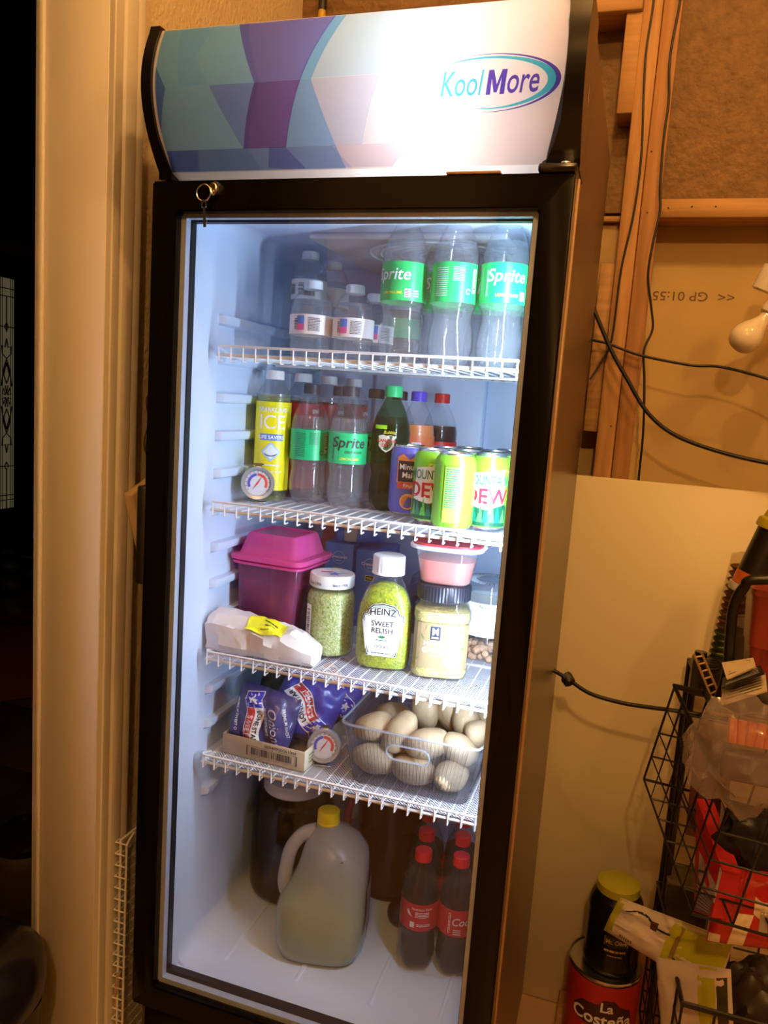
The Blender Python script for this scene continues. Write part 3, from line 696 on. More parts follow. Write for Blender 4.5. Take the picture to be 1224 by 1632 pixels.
# water bottles
WB = [(0, 0.004), (0.02, 0.001), (0.028, 0.0), (0.033, 0.006), (0.034, 0.018), (0.0325, 0.026), (0.034, 0.034), (0.034, 0.036), (0.034, 0.066), (0.034, 0.070), (0.033, 0.078), (0.0275, 0.094), (0.019, 0.104), (0.0135, 0.110), (0.0128, 0.118)]
WTALL = [(0, 0.004), (0.02, 0.001), (0.027, 0.0), (0.031, 0.006), (0.0325, 0.018), (0.031, 0.034), (0.0325, 0.05), (0.031, 0.066), (0.0325, 0.082), (0.031, 0.098), (0.0325, 0.110), (0.0325, 0.112), (0.0325, 0.148), (0.0325, 0.150), (0.0315, 0.160), (0.026, 0.176), (0.018, 0.187), (0.0135, 0.192), (0.0128, 0.198)]
WLAB = pm('water_label', (0.72, 0.68, 0.68), 0.4); PNK = pm('print_pink', (0.75, 0.12, 0.35), 0.4); BLU = pm('print_blue', (0.10, 0.22, 0.68), 0.4)
WCAP = pm('white_cap', (0.72, 0.74, 0.78), 0.45)
def wprint(a0, bar=False):
    def go(lb, r, zc):
        decal('label_print', lines2d(0.020, 0.022, 9, 1, 0.42), cyl(r, a0, zc), INKB, lb)
        decal('label_print', lines2d(0.015, 0.018, 7, 2, 0.5), cyl(r, a0 - 0.75, zc), INKB, lb)
        if bar: decal('label_print', bars2d(0.020, 0.016, 14, 3), cyl(r, a0 + 0.35, zc - 0.004, 0.0009), INKB, lb)
        else:
            decal('label_print', rect2d(0.013, 0.013, 4, 1, 0, 0.0065), cyl(r, a0 - 0.72 if a0 < 0.3 else a0 - 0.62, zc, 0.0010), BLU, lb)
            decal('label_print', rect2d(0.013, 0.010, 4, 1, 0, -0.005), cyl(r, a0 - 0.72 if a0 < 0.3 else a0 - 0.62, zc, 0.0010), PNK, lb)
    return go
gw = 'clear water bottles at the left of the top shelf'
KW = dict(shell=CLEAR, liquid=WATER, capmat=WCAP, labmat=WLAB, name='water_bottle', capr=0.0155, caph=0.0145, group=gw)
soda('short clear water bottle, the left one of the two in front', 0.190, 0.165, z, level=0.09, lz=(0.036, 0.066), prints=wprint(0.52, False), prof=WB, key='wb', sr=1.06, sz=1.06, **KW)
soda('short clear water bottle between its twin and the first soda bottle', 0.263, 0.170, z, level=0.09, lz=(0.036, 0.066), prints=wprint(0.50), prof=WB, key='wb', sr=1.0, sz=1.02, **KW)
soda('short water bottle half hidden behind the right short water bottle', 0.272, 0.250, z, level=0.09, lz=(0.036, 0.066), prints=wprint(0.95), prof=WB, key='wb', sr=1.0, sz=1.0, **KW)
soda('taller ribbed water bottle behind the left short one', 0.122, 0.300, z, level=0.16, lz=(0.112, 0.148), prints=wprint(0.1, True), prof=WTALL, key='wt', **KW)
soda('taller water bottle farthest back on the left of the top shelf', 0.128, 0.400, z, level=0.16, lz=(0.112, 0.148), prof=WTALL, key='wt', **KW)

# second shelf ---------------------------------------------------
z = SZ[1] + 0.0015
ICE = [(0, 0.005), (0.018, 0.002), (0.026, 0.0), (0.030, 0.005), (0.0315, 0.015), (0.0315, 0.182), (0.0315, 0.183), (0.031, 0.189), (0.027, 0.200), (0.0195, 0.211), (0.0155, 0.218), (0.0145, 0.224), (0.0145, 0.232)]
ICEY = pm('ice_yellow', (0.83, 0.74, 0.01), 0.35); ICER = pm('ice_red', (0.50, 0.02, 0.03), 0.35)
LEMON = thin('lemon_drink', (0.93, 0.93, 0.62), 0.12, (0.9, 0.88, 0.5)); CHERRY = thin('cherry_drink', (0.75, 0.10, 0.12), 0.25, (0.5, 0.03, 0.04))
def iceprint(a0, front):
    def go(lb, r, zc):
        decal('label_text', text2d('SPARKLING', 0.0105, 0.02, 0.05), cyl(r, a0, zc + 0.066), INKW, lb)
        decal('label_text', text2d('ICE', 0.036, 0.005, 0, 0.95), cyl(r, a0, zc + 0.044), INKW, lb)
        if front:
            decal('label_print', rect2d(0.044, 0.0115, 8), cyl(r, a0 - 0.02, zc + 0.0165, 0.0006), BLU, lb)
            decal('label_text', text2d('LIFE SAVERS', 0.0088, 0.03), cyl(r, a0 - 0.02, zc + 0.0165, 0.0010), INKW, lb)
            decal('label_print', shift(rect2d(0.026, 0.026, 6, 6), 0, 0, PI / 4), cyl(r, a0 - 0.03, zc - 0.010, 0.0006), pm('ice_blue', (0.45, 0.62, 0.80), 0.4), lb)
            decal('label_print', shift(rect2d(0.019, 0.019, 6, 6), 0, 0, PI / 4), cyl(r, a0 - 0.03, zc - 0.010, 0.0010), pm('ice_pale', (0.75, 0.82, 0.88), 0.4), lb)
            decal('label_print', join2d(([(-0.010, -0.002), (0, 0.009), (0.010, -0.002), (0, -0.004)], [(0, 1, 2, 3)])), cyl(r, a0 - 0.03, zc - 0.009, 0.0013), ICEY, lb)
            decal('label_print', crescent(0.011, 0.006, 0.003, PI, 2 * PI, 14), cyl(r, a0 - 0.03, zc - 0.012, 0.0014), INKB, lb)
            decal('label_print', lines2d(0.034, 0.004, 1, 4, 0.6), cyl(r, a0, zc - 0.034), INKW, lb)
            decal('label_print', lines2d(0.040, 0.006, 1, 6, 0.6), cyl(r, a0, zc - 0.046), pm('print_cream', (0.85, 0.8, 0.45), 0.5), lb)
        else:
            decal('label_print', lines2d(0.030, 0.010, 1, 7, 0.8), cyl(r, a0, zc + 0.012), INKW, lb)
            decal('label_print', lines2d(0.036, 0.03, 4, 5, 0.4), cyl(r, a0, zc - 0.03), INKW, lb)
    return go
soda('yellow-labelled sparkling water bottle with a white cap on the second shelf', 0.093, 0.236, z, CLEAR, LEMON, WCAP, ICEY, name='sparkling_water_bottle', prof=ICE, key='ice', level=0.192, lz=(0.020, 0.180), prints=iceprint(0.42, True), capr=0.0165, caph=0.0165)
for (x, y, l_) in ((0.115, 0.312, 'red-labelled sparkling water bottle just behind the yellow one'), (0.138, 0.385, 'red-labelled sparkling water bottle, second behind the yellow one'), (0.165, 0.455, 'red-labelled sparkling water bottle farthest back by the rear wall')):
    soda(l_, x, y, z, CLEAR, CHERRY, WCAP, ICER, name='sparkling_water_bottle', prof=ICE, key='ice', level=0.185, lz=(0.020, 0.180), prints=iceprint(1.9, False), capr=0.0165, caph=0.0165, group='red sparkling water bottles')
SLIM = [(0.0, 0.006), (0.012, 0.003), (0.022, 0.0), (0.028, 0.004), (0.0325, 0.014), (0.034, 0.028), (0.0335, 0.042), (0.0315, 0.056), (0.0315, 0.066), (0.0335, 0.076), (0.0343, 0.082), (0.0343, 0.136), (0.0340, 0.143), (0.0320, 0.154), (0.0265, 0.170), (0.0200, 0.184), (0.0148, 0.194), (0.0128, 0.199), (0.0128, 0.211)]
gz = 'clear zero-sugar soda bottles with dark caps'
KZ = dict(shell=CLEAR, liquid=WATER, capmat=DKCAP, labmat=GRNZ, prof=SLIM, key='slim', level=0.160, lz=(0.081, 0.135), group=gz, caph=0.0175, sr=1.0)
soda('dark-capped clear soda bottle, label back outward, right of the yellow bottle', 0.163, 0.246, z, prints=sprite_print(0.55, False, INKB), **KZ)
soda('dark-capped clear soda bottle with black lettering, label front outward', 0.240, 0.241, z, prints=sprite_print(0.42, True, INKB, True), **KZ)
soda('dark-capped soda bottle directly behind the label-back one', 0.190, 0.320, z, prints=sprite_print(0.6, False, INKB), **KZ)
soda('dark-capped soda bottle directly behind the label-front one', 0.262, 0.318, z, prints=sprite_print(0.7, True, INKB, True), **KZ)
soda('dark-capped soda bottle in the third row behind the green bottle', 0.285, 0.392, z, prints=sprite_print(0.6, False, INKB), **KZ)
# ginger ale in green plastic
def cd_print(lb, r, zc):
    a = 0.10
    sh = [(-0.014, 0.010), (-0.006, 0.012), (0, 0.0105), (0.006, 0.012), (0.014, 0.010), (0.0125, 0.0), (0.013, -0.006), (0.007, -0.012), (0, -0.016), (-0.007, -0.012), (-0.013, -0.006), (-0.0125, 0.0)]
    decal('label_print', (shift((sh, [tuple(range(12))]), 0, 0, 0, 1.1)), cyl(r, a, zc, 0.0006), pm('ink_cream', (0.75, 0.72, 0.6), 0.5), lb)
    decal('label_text', text2d('CANADA', 0.0078, 0.02), cyl(r, a, zc + 0.003, 0.0016), pm('print_red', (0.6, 0.03, 0.05), 0.4), lb)
    decal('label_text', text2d('DRY', 0.0078, 0.02), cyl(r, a, zc - 0.005, 0.0016), pm('print_red', (0.6, 0.03, 0.05), 0.4), lb)
    decal('label_text', text2d('Bubbly', 0.0080, 0.0, 0.25), cyl(r, a + 0.15, zc + 0.017, 0.0008), YEL, lb)
    decal('label_text', text2d('GINGER ALE', 0.0058, 0.02), cyl(r, a + 0.95, zc - 0.016, 0.0008), INKW, lb)
    decal('label_print', rect2d(0.024, 0.007, 6), cyl(r, a - 0.35, zc + 0.0265, 0.0008), pm('print_lime', (0.35, 0.75, 0.02), 0.4), lb)
soda('green ginger ale bottle with a shield emblem and bright green cap', 0.309, 0.274, z, thin('green_pet2', (0.42, 0.66, 0.48), 0.03, (0.1, 0.4, 0.15), edge=(0.25, 0.45, 0.3)), thin('green_drink', (0.46, 0.58, 0.50), 0.22, (0.06, 0.14, 0.09), edge=(0.25, 0.36, 0.3)), pm('bright_green_cap', (0.01, 0.48, 0.15), 0.35), thin('clear_green_label', (0.25, 0.5, 0.35), 0.12, (0.02, 0.22, 0.07)), prof=SLIM, key='slim', level=0.165, lz=(0.100, 0.142), prints=cd_print, caph=0.020, capr=0.0155, sz=1.02)
RED = pm('soda_red', (0.55, 0.015, 0.02), 0.35); COLA = thin('cola', (0.10, 0.035, 0.02), 0.35, (0.02, 0.006, 0.004))
def or_print(lb, r, zc):
    decal('label_print', rect2d(0.018, 0.030), cyl(r, 0.30, zc), INKW, lb)
    decal('label_print', bars2d(0.014, 0.026, 12, 6), cyl(r, 0.30, zc, 0.001), BLU, lb); decal('label_print', lines2d(0.012, 0.03, 8, 3), cyl(r, -0.45, zc), INKW, lb)
soda('orange soda bottle with a purple-blue cap behind the cans', 0.331, 0.366, z, CLEAR, pm('orange_drink', (0.75, 0.22, 0.06), 0.3), pm('purple_cap', (0.09, 0.06, 0.55), 0.35), pm('orange_label', (0.72, 0.16, 0.06), 0.4), prof=SLIM, key='slim', level=0.155, lz=(0.081, 0.135), prints=or_print, caph=0.0185)
def ck_print(lb, r, zc): decal('label_print', lines2d(0.05, 0.03, 6, 3), cyl(r, 0.3, zc), INKW, lb)
soda('cola bottle with a red cap beside the orange soda bottle', 0.360, 0.432, z, CLEAR, COLA, RED, RED, prof=SLIM, key='slim', level=0.155, lz=(0.081, 0.125), prints=ck_print, caph=0.0185)
# cans
CANP = [(0, 0.006), (0.020, 0.004), (0.0235, 0.0), (0.026, 0.001), (0.030, 0.006), (0.033, 0.012), (0.033, 0.106), (0.0315, 0.112), (0.0275, 0.1185), (0.0265, 0.120), (0.0272, 0.1215), (0.0262, 0.1225), (0.0250, 0.1205), (0.0245, 0.1165), (0, 0.1165)]
CANB = MB().lathe(CANP, 40).me(True, 35); CANL = MB().lathe([(0.0262, 0.0015), (0.0302, 0.0062), (0.03325, 0.012), (0.03325, 0.106), (0.0317, 0.1122), (0.0277, 0.1187)], 40).me(True, 35)
TAB = MB().tube([(0.010 * math.cos(a) * 0.7, 0.003 + 0.010 * math.sin(a), 0.1185) for a in [2 * PI * i / 16 for i in range(16)]], 0.0012, 5, True).me()
DEWG = pm('dew_green', (0.20, 0.55, 0.03), 0.28, 0.1); DEWD = pm('dew_dark', (0.01, 0.10, 0.05), 0.3); DEWT = pm('dew_teal', (0.01, 0.22, 0.17), 0.3); DEWL = pm('dew_light', (0.10, 0.55, 0.10), 0.3); DRED = pm('dew_red', (0.60, 0.02, 0.05), 0.35)
def can(label, x, y, kind, a0, group):
    t = thing('soda_can', label, 'can', (x, y, z), 0, group)
    link('can_body', CANB, SILVER, t); link('pull_tab', TAB, SILVER, t)
    r = 0.03325
    if kind == 'dew':
        lb = link('print_sleeve', CANL, DEWG, t)
        for j in range(6):
            decal('print_ray', ([(0, 0), (0.004, 0), (0.020, 0.030), (0.012, 0.030)], [(0, 1, 2, 3)]), cyl(r, a0 - 0.45 + 0.25 * j, 0.070, 0.0005), (YEL, INKW)[j % 2], lb)
        decal('print_shape', poly2d([(-0.030, 0.046), (-0.026, 0.098), (0.026, 0.104), (0.030, 0.050), (0.0, 0.040)], 0.008), cyl(r, a0, -0.006, 0.0007), INKW, lb)
        decal('print_shape', poly2d([(-0.032, 0.040), (0.0, 0.034), (0.032, 0.044), (0.032, 0.052), (0.0, 0.041), (-0.032, 0.048)], 0.008), cyl(r, a0, -0.008, 0.0009), DEWD, lb)
        decal('label_text', text2d('MOUNTAIN', 0.0215, 0.012, 0.0, 0.62), cyl(r, a0, 0.0815, 0.0013), DEWT, lb)
        decal('label_text', text2d('DEW', 0.034, 0.022, 0.0, 0.95), cyl(r, a0, 0.056, 0.0013), DRED, lb)
        gp_ = [(-0.034, 0.0)] + [(-0.034 + 0.068 * i / 16, 0.028 + (0.010 if i % 2 else -0.004) - 0.000 * i) for i in range(17)] + [(0.034, 0.0)]
        decal('print_shape', poly2d([(-0.036, 0.0), (-0.036, 0.030), (0.036, 0.034), (0.036, 0.0)], 0.008), cyl(r, a0, 0.008, 0.0006), DEWD, lb)
        for j in range(7):
            xx = -0.028 + j * 0.0095
            decal('print_shape', ([(xx - 0.005, 0.006), (xx + 0.005, 0.006), (xx + 0.001 * (-1) ** j, 0.029 + 0.004 * (j % 3))], [(0, 1, 2)]), cyl(r, a0, 0.008, 0.0010), (DEWL, DEWT)[j % 2], lb)
        b = a0 + PI
        decal('print_panel', rect2d(0.024, 0.088, 6), cyl(r, b, 0.058, 0.0008), pm('dew_panel', (0.42, 0.72, 0.08), 0.35), lb)
        decal('label_print', lines2d(0.020, 0.062, 18, 5, 0.5), cyl(r, b, 0.068, 0.0012), DEWT, lb)
        decal('label_text', text2d('Nutrition Facts', 0.0045), cyl(r, b, 0.102, 0.0012), INKB, lb)
    else:
        lb = link('print_sleeve', CANL, pm('mm_blue', (0.09, 0.10, 0.50), 0.35), t)
        decal('print_shape', poly2d([(-0.022, 0.062), (-0.022, 0.106), (-0.012, 0.112), (0.0, 0.102), (0.012, 0.112), (0.022, 0.106), (0.022, 0.062)], 0.008), cyl(r, a0, -0.004, 0.0006), pm('mm_orange', (0.80, 0.26, 0.06), 0.4), lb)
        decal('print_shape', rect2d(0.040, 0.036, 8), cyl(r, a0, 0.078, 0.0009), pm('mm_black', (0.02, 0.02, 0.03), 0.4), lb)
        decal('label_text', text2d('Minute', 0.014, 0.015, 0, 0.9), cyl(r, a0, 0.086, 0.0013), INKW, lb)
        decal('label_text', text2d('Maid', 0.014, 0.015, 0, 0.9), cyl(r, a0, 0.072, 0.0013), INKW, lb)
        decal('print_shape', rect2d(0.040, 0.011, 8), cyl(r, a0, 0.0535, 0.0009), pm('mm_red', (0.65, 0.07, 0.05), 0.4), lb)
        decal('label_text', text2d('Fruit', 0.0095, 0.01), cyl(r, a0, 0.0535, 0.0013), INKW, lb)
        decal('print_shape', circle2d(0.014, 24, 0, 0), cyl(r, a0, 0.026, 0.0009), pm('mm_orange', (0.80, 0.26, 0.06), 0.4), lb)
        decal('print_shape', ring2d(0.0115, 0.013, n=24), cyl(r, a0, 0.026, 0.0013), pm('ink_peach', (0.85, 0.55, 0.3), 0.4), lb)
    return t
gc = 'citrus soda cans in the pack on the second shelf'
for (px, py, a0, l_) in ((0.462, 0.142, PI + 0.10, 'citrus soda can at the front corner of the pack, small print facing out'),
        (0.4145, 0.1895, 0.10, 'citrus soda can at the left of the pack, logo half hidden by the front can'),
        (0.5095, 0.1895, 0.10, 'brightly lit citrus soda can right of the front corner can, logo outward'),
        (0.462, 0.237, 0.4, 'citrus soda can in the middle of the pack behind the front corner can'),
        (0.4145, 0.2845, 0.9, 'citrus soda can at the back left of the pack near the orange soda bottle'),
        (0.541, 0.248, -0.3, 'citrus soda can at the far right of the pack beside the door post'),
        (0.497, 0.300, 1.3, 'citrus soda can in the third row of the pack, right of centre'),
        (0.440, 0.345, 1.8, 'citrus soda can at the back of the pack, left of centre'),
        (0.512, 0.370, 2.3, 'citrus soda can at the back right of the pack near the rear wall')):
    can(l_, px, py, 'dew', a0, gc)
can('orange and blue fruit drink can left of the citrus soda pack', 0.356, 0.246, 'mm', 0.30, None)
# dial thermometers
def thermometer(label, x, y, z, rz, d, tilt):
    t = thing('dial_thermometer', label, 'thermometer', (x, y, z), rz)
    r = d / 2; Rm = Matrix.Translation((0, 0, r + 0.004)) @ Matrix.Rotation(-tilt, 4, 'X') @ Matrix.Rotation(PI / 2, 4, 'X')
    def lk_(name, me, mat, par=t):
        o = link(name, me, mat, par); 
        for v_ in me.vertices: v_.co = Rm @ v_.co
        return o
    lk_('case', MB().lathe([(0, -0.008), (r * 0.9, -0.008), (r * 0.98, -0.006), (r, 0.0), (r, 0.006), (r * 0.96, 0.009), (r * 0.78, 0.008), (r * 0.76, 0.005), (0, 0.005)], 40).me(True, 30), pm('case_steel', (0.50, 0.52, 0.56), 0.3, 0.5))
    dl = lk_('dial', mesh(*[[(p[0], p[1], 0.0052) for p in circle2d(r * 0.75, 36)[0]], circle2d(r * 0.75, 36)[1]], False), pm('dial_white', (0.72, 0.74, 0.80), 0.4))
    def dd(name, vf, mat, e):
        me = mesh([(p[0], p[1], 0.0052 + e) for p in vf[0]], vf[1], False); return lk_(name, me, mat, dl)
    dd('cold_scale', ring2d(r * 0.44, r * 0.60, PI * 0.55, PI * 1.15), pm('dial_blue', (0.12, 0.12, 0.62), 0.4), 0.0004)
    dd('warm_scale', ring2d(r * 0.44, r * 0.60, -PI * 0.15, PI * 0.52), pm('dial_red', (0.72, 0.10, 0.06), 0.4), 0.0004)
    for k in range(13):
        a = -0.2 * PI + 1.4 * PI * k / 12; dd('tick', shift(rect2d(r * 0.10, r * 0.025, 1), r * 0.69 * math.cos(a), r * 0.69 * math.sin(a), a), INKB, 0.0005)
    dd('needle', ([(-0.05 * r, 0), (0.05 * r, 0), (0.30 * r, 0.50 * r), (-0.30 * r, -0.42 * r)], [(3, 1, 2, 0)]), pm('dial_needle', (0.75, 0.05, 0.05), 0.4), 0.0012)
    lk_('hanger', MB().box((-0.006, r - 0.002, -0.003), (0.006, r + 0.004, 0.001)).box((-0.009, r + 0.003, -0.003), (0.009, r + 0.006, 0.001)).me(False), SILVER)
    link('stand_foot', boxm((-0.016, -0.012, 0.0), (0.016, 0.012, 0.0016), 0.0004, 1), SILVER, t)
    lk_('lens', MB().lathe([(r * 0.82, 0.0085), (r * 0.5, 0.0092), (0, 0.0095)], 32).me(), thin('dial_glass', (0.98, 0.98, 0.98), 0.0, ior=1.4))
    return t
thermometer('round dial thermometer leaning in front of the yellow sparkling water bottle', 0.093, 0.186, SZ[1] + 0.001, 0.40, 0.060, 0.12)
thermometer('round dial thermometer between the onion tray and the potato bin', 0.262, 0.158, SZ[3] + 0.001, 0.25, 0.060, 0.20)

# ---------------------------------------------------------------- third shelf
z = SZ[2] + 0.001
def nz(p, s, a): return noise.noise(Vector(p) * s) * a
# pink pickle keeper
t = thing('pickle_keeper', 'tall pink plastic food keeper with a domed square lid', 'container', (0.128, 0.232, z), math.radians(-4))
PINK = translucent('pink_lid', (0.85, 0.10, 0.38), 0.35, 0.3); PINKB = thin('pink_body', (0.70, 0.36, 0.52), 0.40, (0.66, 0.16, 0.38), ior=1.4, rough=0.15)
link('keeper_body', MB().loft([sq(0.056, 0.054, 0.0, 7), sq(0.060, 0.058, 0.004, 7), sq(0.066, 0.063, 0.150, 7), sq(0.0665, 0.0635, 0.156, 7)], True, False).me(True, 50), PINKB, t)
link('keeper_contents', MB().loft([sq(0.048, 0.046, 0.004, 6)] + [sq(0.051 + 0.010 * q, 0.049 + 0.010 * q, 0.005 + 0.115 * q, 6) for q in (0.05, 0.35, 0.7, 1.0)] + [sq(0.02, 0.02, 0.125, 6)]).me(True, 40), speckle('pickled_veg', [(0.10, 0.02, 0.06), (0.16, 0.03, 0.10), (0.07, 0.015, 0.05), (0.45, 0.14, 0.06), (0.12, 0.03, 0.09)], 42), t)
link('rim', MB().loft([sq(0.066, 0.063, 0.148, 7), sq(0.0725, 0.0695, 0.150, 7), sq(0.073, 0.070, 0.154, 7), sq(0.066, 0.063, 0.156, 7)]).me(True, 40), PINK, t)
lid = link('lid', MB().loft([sq(0.072, 0.069, 0.157, 7), sq(0.0755, 0.0725, 0.158, 7), sq(0.0765, 0.0735, 0.163, 7), sq(0.075, 0.072, 0.1665, 7), sq(0.066, 0.063, 0.167, 7), sq(0.0625, 0.0595, 0.169, 8), sq(0.052, 0.049, 0.203, 8), sq(0.049, 0.046, 0.206, 8), sq(0.047, 0.044, 0.206, 8), sq(0.044, 0.041, 0.203, 8)]).me(True, 40), PINK, t)
# relish jar
t = thing('relish_jar', 'glass jar of chopped green relish with a white starred lid', 'jar', (0.240, 0.205, z))
RELISH = speckle('chopped_relish', [(0.36, 0.42, 0.12), (0.55, 0.58, 0.22), (0.24, 0.32, 0.07), (0.62, 0.62, 0.34), (0.42, 0.48, 0.15)], 330)
link('jar_glass', MB().lathe(smoothprof([(0, 0.003), (0.03, 0.001), (0.040, 0.003), (0.0445, 0.012), (0.0445, 0.030), (0.0445, 0.100), (0.043, 0.112), (0.038, 0.121), (0.0365, 0.126)], 3), 48).me(True, 60), GLASSJAR, t)
link('chopped_relish', MB().lathe(smoothprof([(0, 0.005), (0.036, 0.005), (0.042, 0.014), (0.0425, 0.050), (0.0425, 0.100), (0.040, 0.110), (0.035, 0.1165), (0, 0.1175)], 3), 48).me(True, 60), RELISH, t)
lid = link('lid', MB().lathe([(0, 0.147), (0.030, 0.147), (0.036, 0.1485), (0.039, 0.148), (0.0405, 0.145), (0.0405, 0.128), (0.039, 0.1255), (0.0355, 0.1255), (0, 0.127)], 48).me(True, 35), pm('lid_white', (0.80, 0.80, 0.80), 0.3), t)
tp = lambda x, y: (x, y, 0.1476)
decal('lid_print', shift(star2d(0.015), 0.006, -0.005, 0.3), tp, BLU, lid); decal('lid_print', shift(rect2d(0.022, 0.006, 3), -0.012, 0.004, 0.5), tp, RED, lid)
decal('lid_print', shift(lines2d(0.018, 0.004, 1, 3), 0.018, 0.012, -0.2), tp, BLU, lid)
for a in (-0.45, 0.75): decal('lid_text', text2d('Since 1926', 0.0065, 0.015), cyl(0.0405, a, 0.134), pm('ink_navy', (0.03, 0.03, 0.12), 0.5), lid)
decal('jar_label', rect2d(0.014, 0.066, 4, 1), cyl(0.0448, -0.62, 0.062), INKW, t)
decal('jar_label_print', shift(bars2d(0.040, 0.008, 18, 2), 0, 0, PI / 2), cyl(0.0448, -0.62, 0.068, 0.0010), INKB, t)
decal('jar_label_print', shift(lines2d(0.014, 0.008, 3, 2), 0, 0, PI / 2), cyl(0.0448, -0.62, 0.038, 0.0010), INKB, t)
# squeeze bottle of sweet relish
t = thing('relish_squeeze_bottle', 'clear squeeze bottle of green sweet relish with a white cap', 'bottle', (0.350, 0.185, z), math.radians(10))
hz = [(0.0, 0.038, 0.022), (0.004, 0.045, 0.027), (0.020, 0.0485, 0.0295), (0.050, 0.0495, 0.030), (0.085, 0.0490, 0.0295), (0.110, 0.0455, 0.028), (0.130, 0.0385, 0.026), (0.148, 0.030, 0.0245), (0.158, 0.0245, 0.0235), (0.163, 0.0235, 0.0232), (0.170, 0.0235, 0.0232)]
def hzr(zz):
    for (a, r1, q1), (b, r2, q2) in zip(hz, hz[1:]):
        if a <= zz <= b: k = (zz - a) / (b - a); return r1 + (r2 - r1) * k, q1 + (q2 - q1) * k
    return hz[-1][1:]
link('bottle_body', MB().loft([sq(rx, ry, zz, 2.6) for zz, rx, ry in hz]).me(True, 60), CLEAR, t)
link('sweet_relish', MB().loft([sq(rx - 0.0022, ry - 0.0022, max(zz, 0.003), 2.6) for zz, rx, ry in hz if zz <= 0.131] + [sq(0.030, 0.020, 0.140, 2.6), sq(0.012, 0.010, 0.150, 2.6)]).me(True, 60), speckle('sweet_relish', [(0.26, 0.32, 0.01), (0.40, 0.46, 0.015), (0.20, 0.26, 0.02), (0.50, 0.52, 0.03)], 260, 0.3), t)
cap(t, 0.0275, 0.166, 0.033, pm('cap_white', (0.82, 0.83, 0.84), 0.35))
def hsurf(eps):
    def fn_(x, y):
        rx, ry = hzr(0.075 + y); rx += eps; ry += eps; q = max(-0.98, min(0.98, x / rx))
        return (x, -ry * (1 - abs(q) ** 2.6) ** (1 / 2.6), 0.075 + y)
    return fn_
ks = [(-0.026, -0.048), (0.026, -0.048), (0.037, 0.018), (0.036, 0.024), (0.028, 0.027), (0.026, 0.034), (0.018, 0.041), (0.0, 0.044), (-0.018, 0.041), (-0.026, 0.034), (-0.028, 0.027), (-0.036, 0.024), (-0.037, 0.018)]
decal('label', poly2d(ks, 0.006), hsurf(0.0012), INKW, t)
def outline(pts, s0, s1):
    V = []; F = []; n = len(pts); cy = -0.002
    for i in range(n + 1):
        x, y = pts[i % n]; V += [(x * s0, cy + (y - cy) * s0), (x * s1, cy + (y - cy) * s1)]
        if i: F.append((2 * i - 2, 2 * i - 1, 2 * i + 1, 2 * i))
    return V, F
KG = pm('heinz_green', (0.02, 0.20, 0.08), 0.5)
decal('label_border', outline(ks, 0.94, 0.985), hsurf(0.0016), INKB, t); decal('label_border', outline(ks, 0.87, 0.90), hsurf(0.0016), KG, t)
ht = text2d('HEINZ', 0.0165, 0.012, 0, 0.95); decal('label_text', ([(x, y - 4.5 * x * x) for x, y in ht[0]], ht[1]), lambda x, y: hsurf(0.0018)(x, y + 0.030), INKB, t)
decal('label_text', text2d('SWEET', 0.0125, 0.006), lambda x, y: hsurf(0.0018)(x, y + 0.009), INKB, t); decal('label_text', text2d('RELISH', 0.0125, 0.006), lambda x, y: hsurf(0.0018)(x, y - 0.003), INKB, t)
decal('label_print', circle2d(0.006, 16, 0, -0.014, 0.4), hsurf(0.0018), KG, t); decal('label_print', lines2d(0.020, 0.003, 1, 2), lambda x, y: hsurf(0.0018)(x, y - 0.0195), KG, t)
decal('label_print', join2d(*[ring2d(0.0022, 0.0028, n=10, cx=-0.009 + 0.006 * i, cy=-0.031) for i in range(4)]), hsurf(0.0018), INKB, t)
decal('label_print', lines2d(0.034, 0.003, 1, 3), lambda x, y: hsurf(0.0018)(x, y - 0.0425), INKB, t)
# minced garlic
t = thing('garlic_jar', 'square plastic jar of minced garlic with a black ribbed lid', 'jar', (0.446, 0.205, z), math.radians(14))
GAR = speckle('minced_garlic', [(0.44, 0.36, 0.10), (0.52, 0.44, 0.15), (0.38, 0.30, 0.08), (0.58, 0.52, 0.24)], 420, 0.4)
gz_ = [(0, 0.040), (0.004, 0.047), (0.014, 0.0495), (0.020, 0.0475), (0.098, 0.0475), (0.104, 0.0495), (0.116, 0.0485), (0.123, 0.043), (0.127, 0.0405), (0.135, 0.0405)]
link('jar_body', MB().loft([sq(r, r * 0.93, zz, 4.2) for zz, r in gz_]).me(True, 50), CLEAR, t)
link('minced_garlic', MB().loft([sq(r - 0.002, (r - 0.002) * 0.93, max(zz, 0.002), 4.2) for zz, r in gz_ if zz < 0.117] + [sq(0.020, 0.02, 0.120, 4)]).me(True, 50), GAR, t)
lid = link('lid', MB().lathe([(0, 0.161), (0.041, 0.161), (0.0445, 0.159), (0.0455, 0.156), (0.0455, 0.134), (0.0440, 0.1315), (0, 0.1315)], 200, lambda a, zz, r: r * (1 + (0.012 * math.cos(50 * a) if 0.1335 < zz < 0.157 else 0))).me(True, 25), pm('lid_black', (0.02, 0.02, 0.03), 0.35), t)
def gs(eps, y0_=0.059):
    def fn_(x, y):
        r = 0.0475 + eps; q = max(-0.995, min(0.995, x / r)); return (x, -(0.0475 * 0.93 + eps) * (1 - abs(q) ** 4.2) ** (1 / 4.2), y0_ + y)
    return fn_
TAN = pm('garlic_label', (0.30, 0.215, 0.105), 0.45)
decal('label', rect2d(0.0915, 0.077, 16, 1), gs(0.0008), TAN, t)
decal('logo_block', rect2d(0.0165, 0.023, 3, 1), lambda x, y: gs(0.0013)(x - 0.010, y + 0.022), pm('logo_navy', (0.01, 0.02, 0.05), 0.5), t)
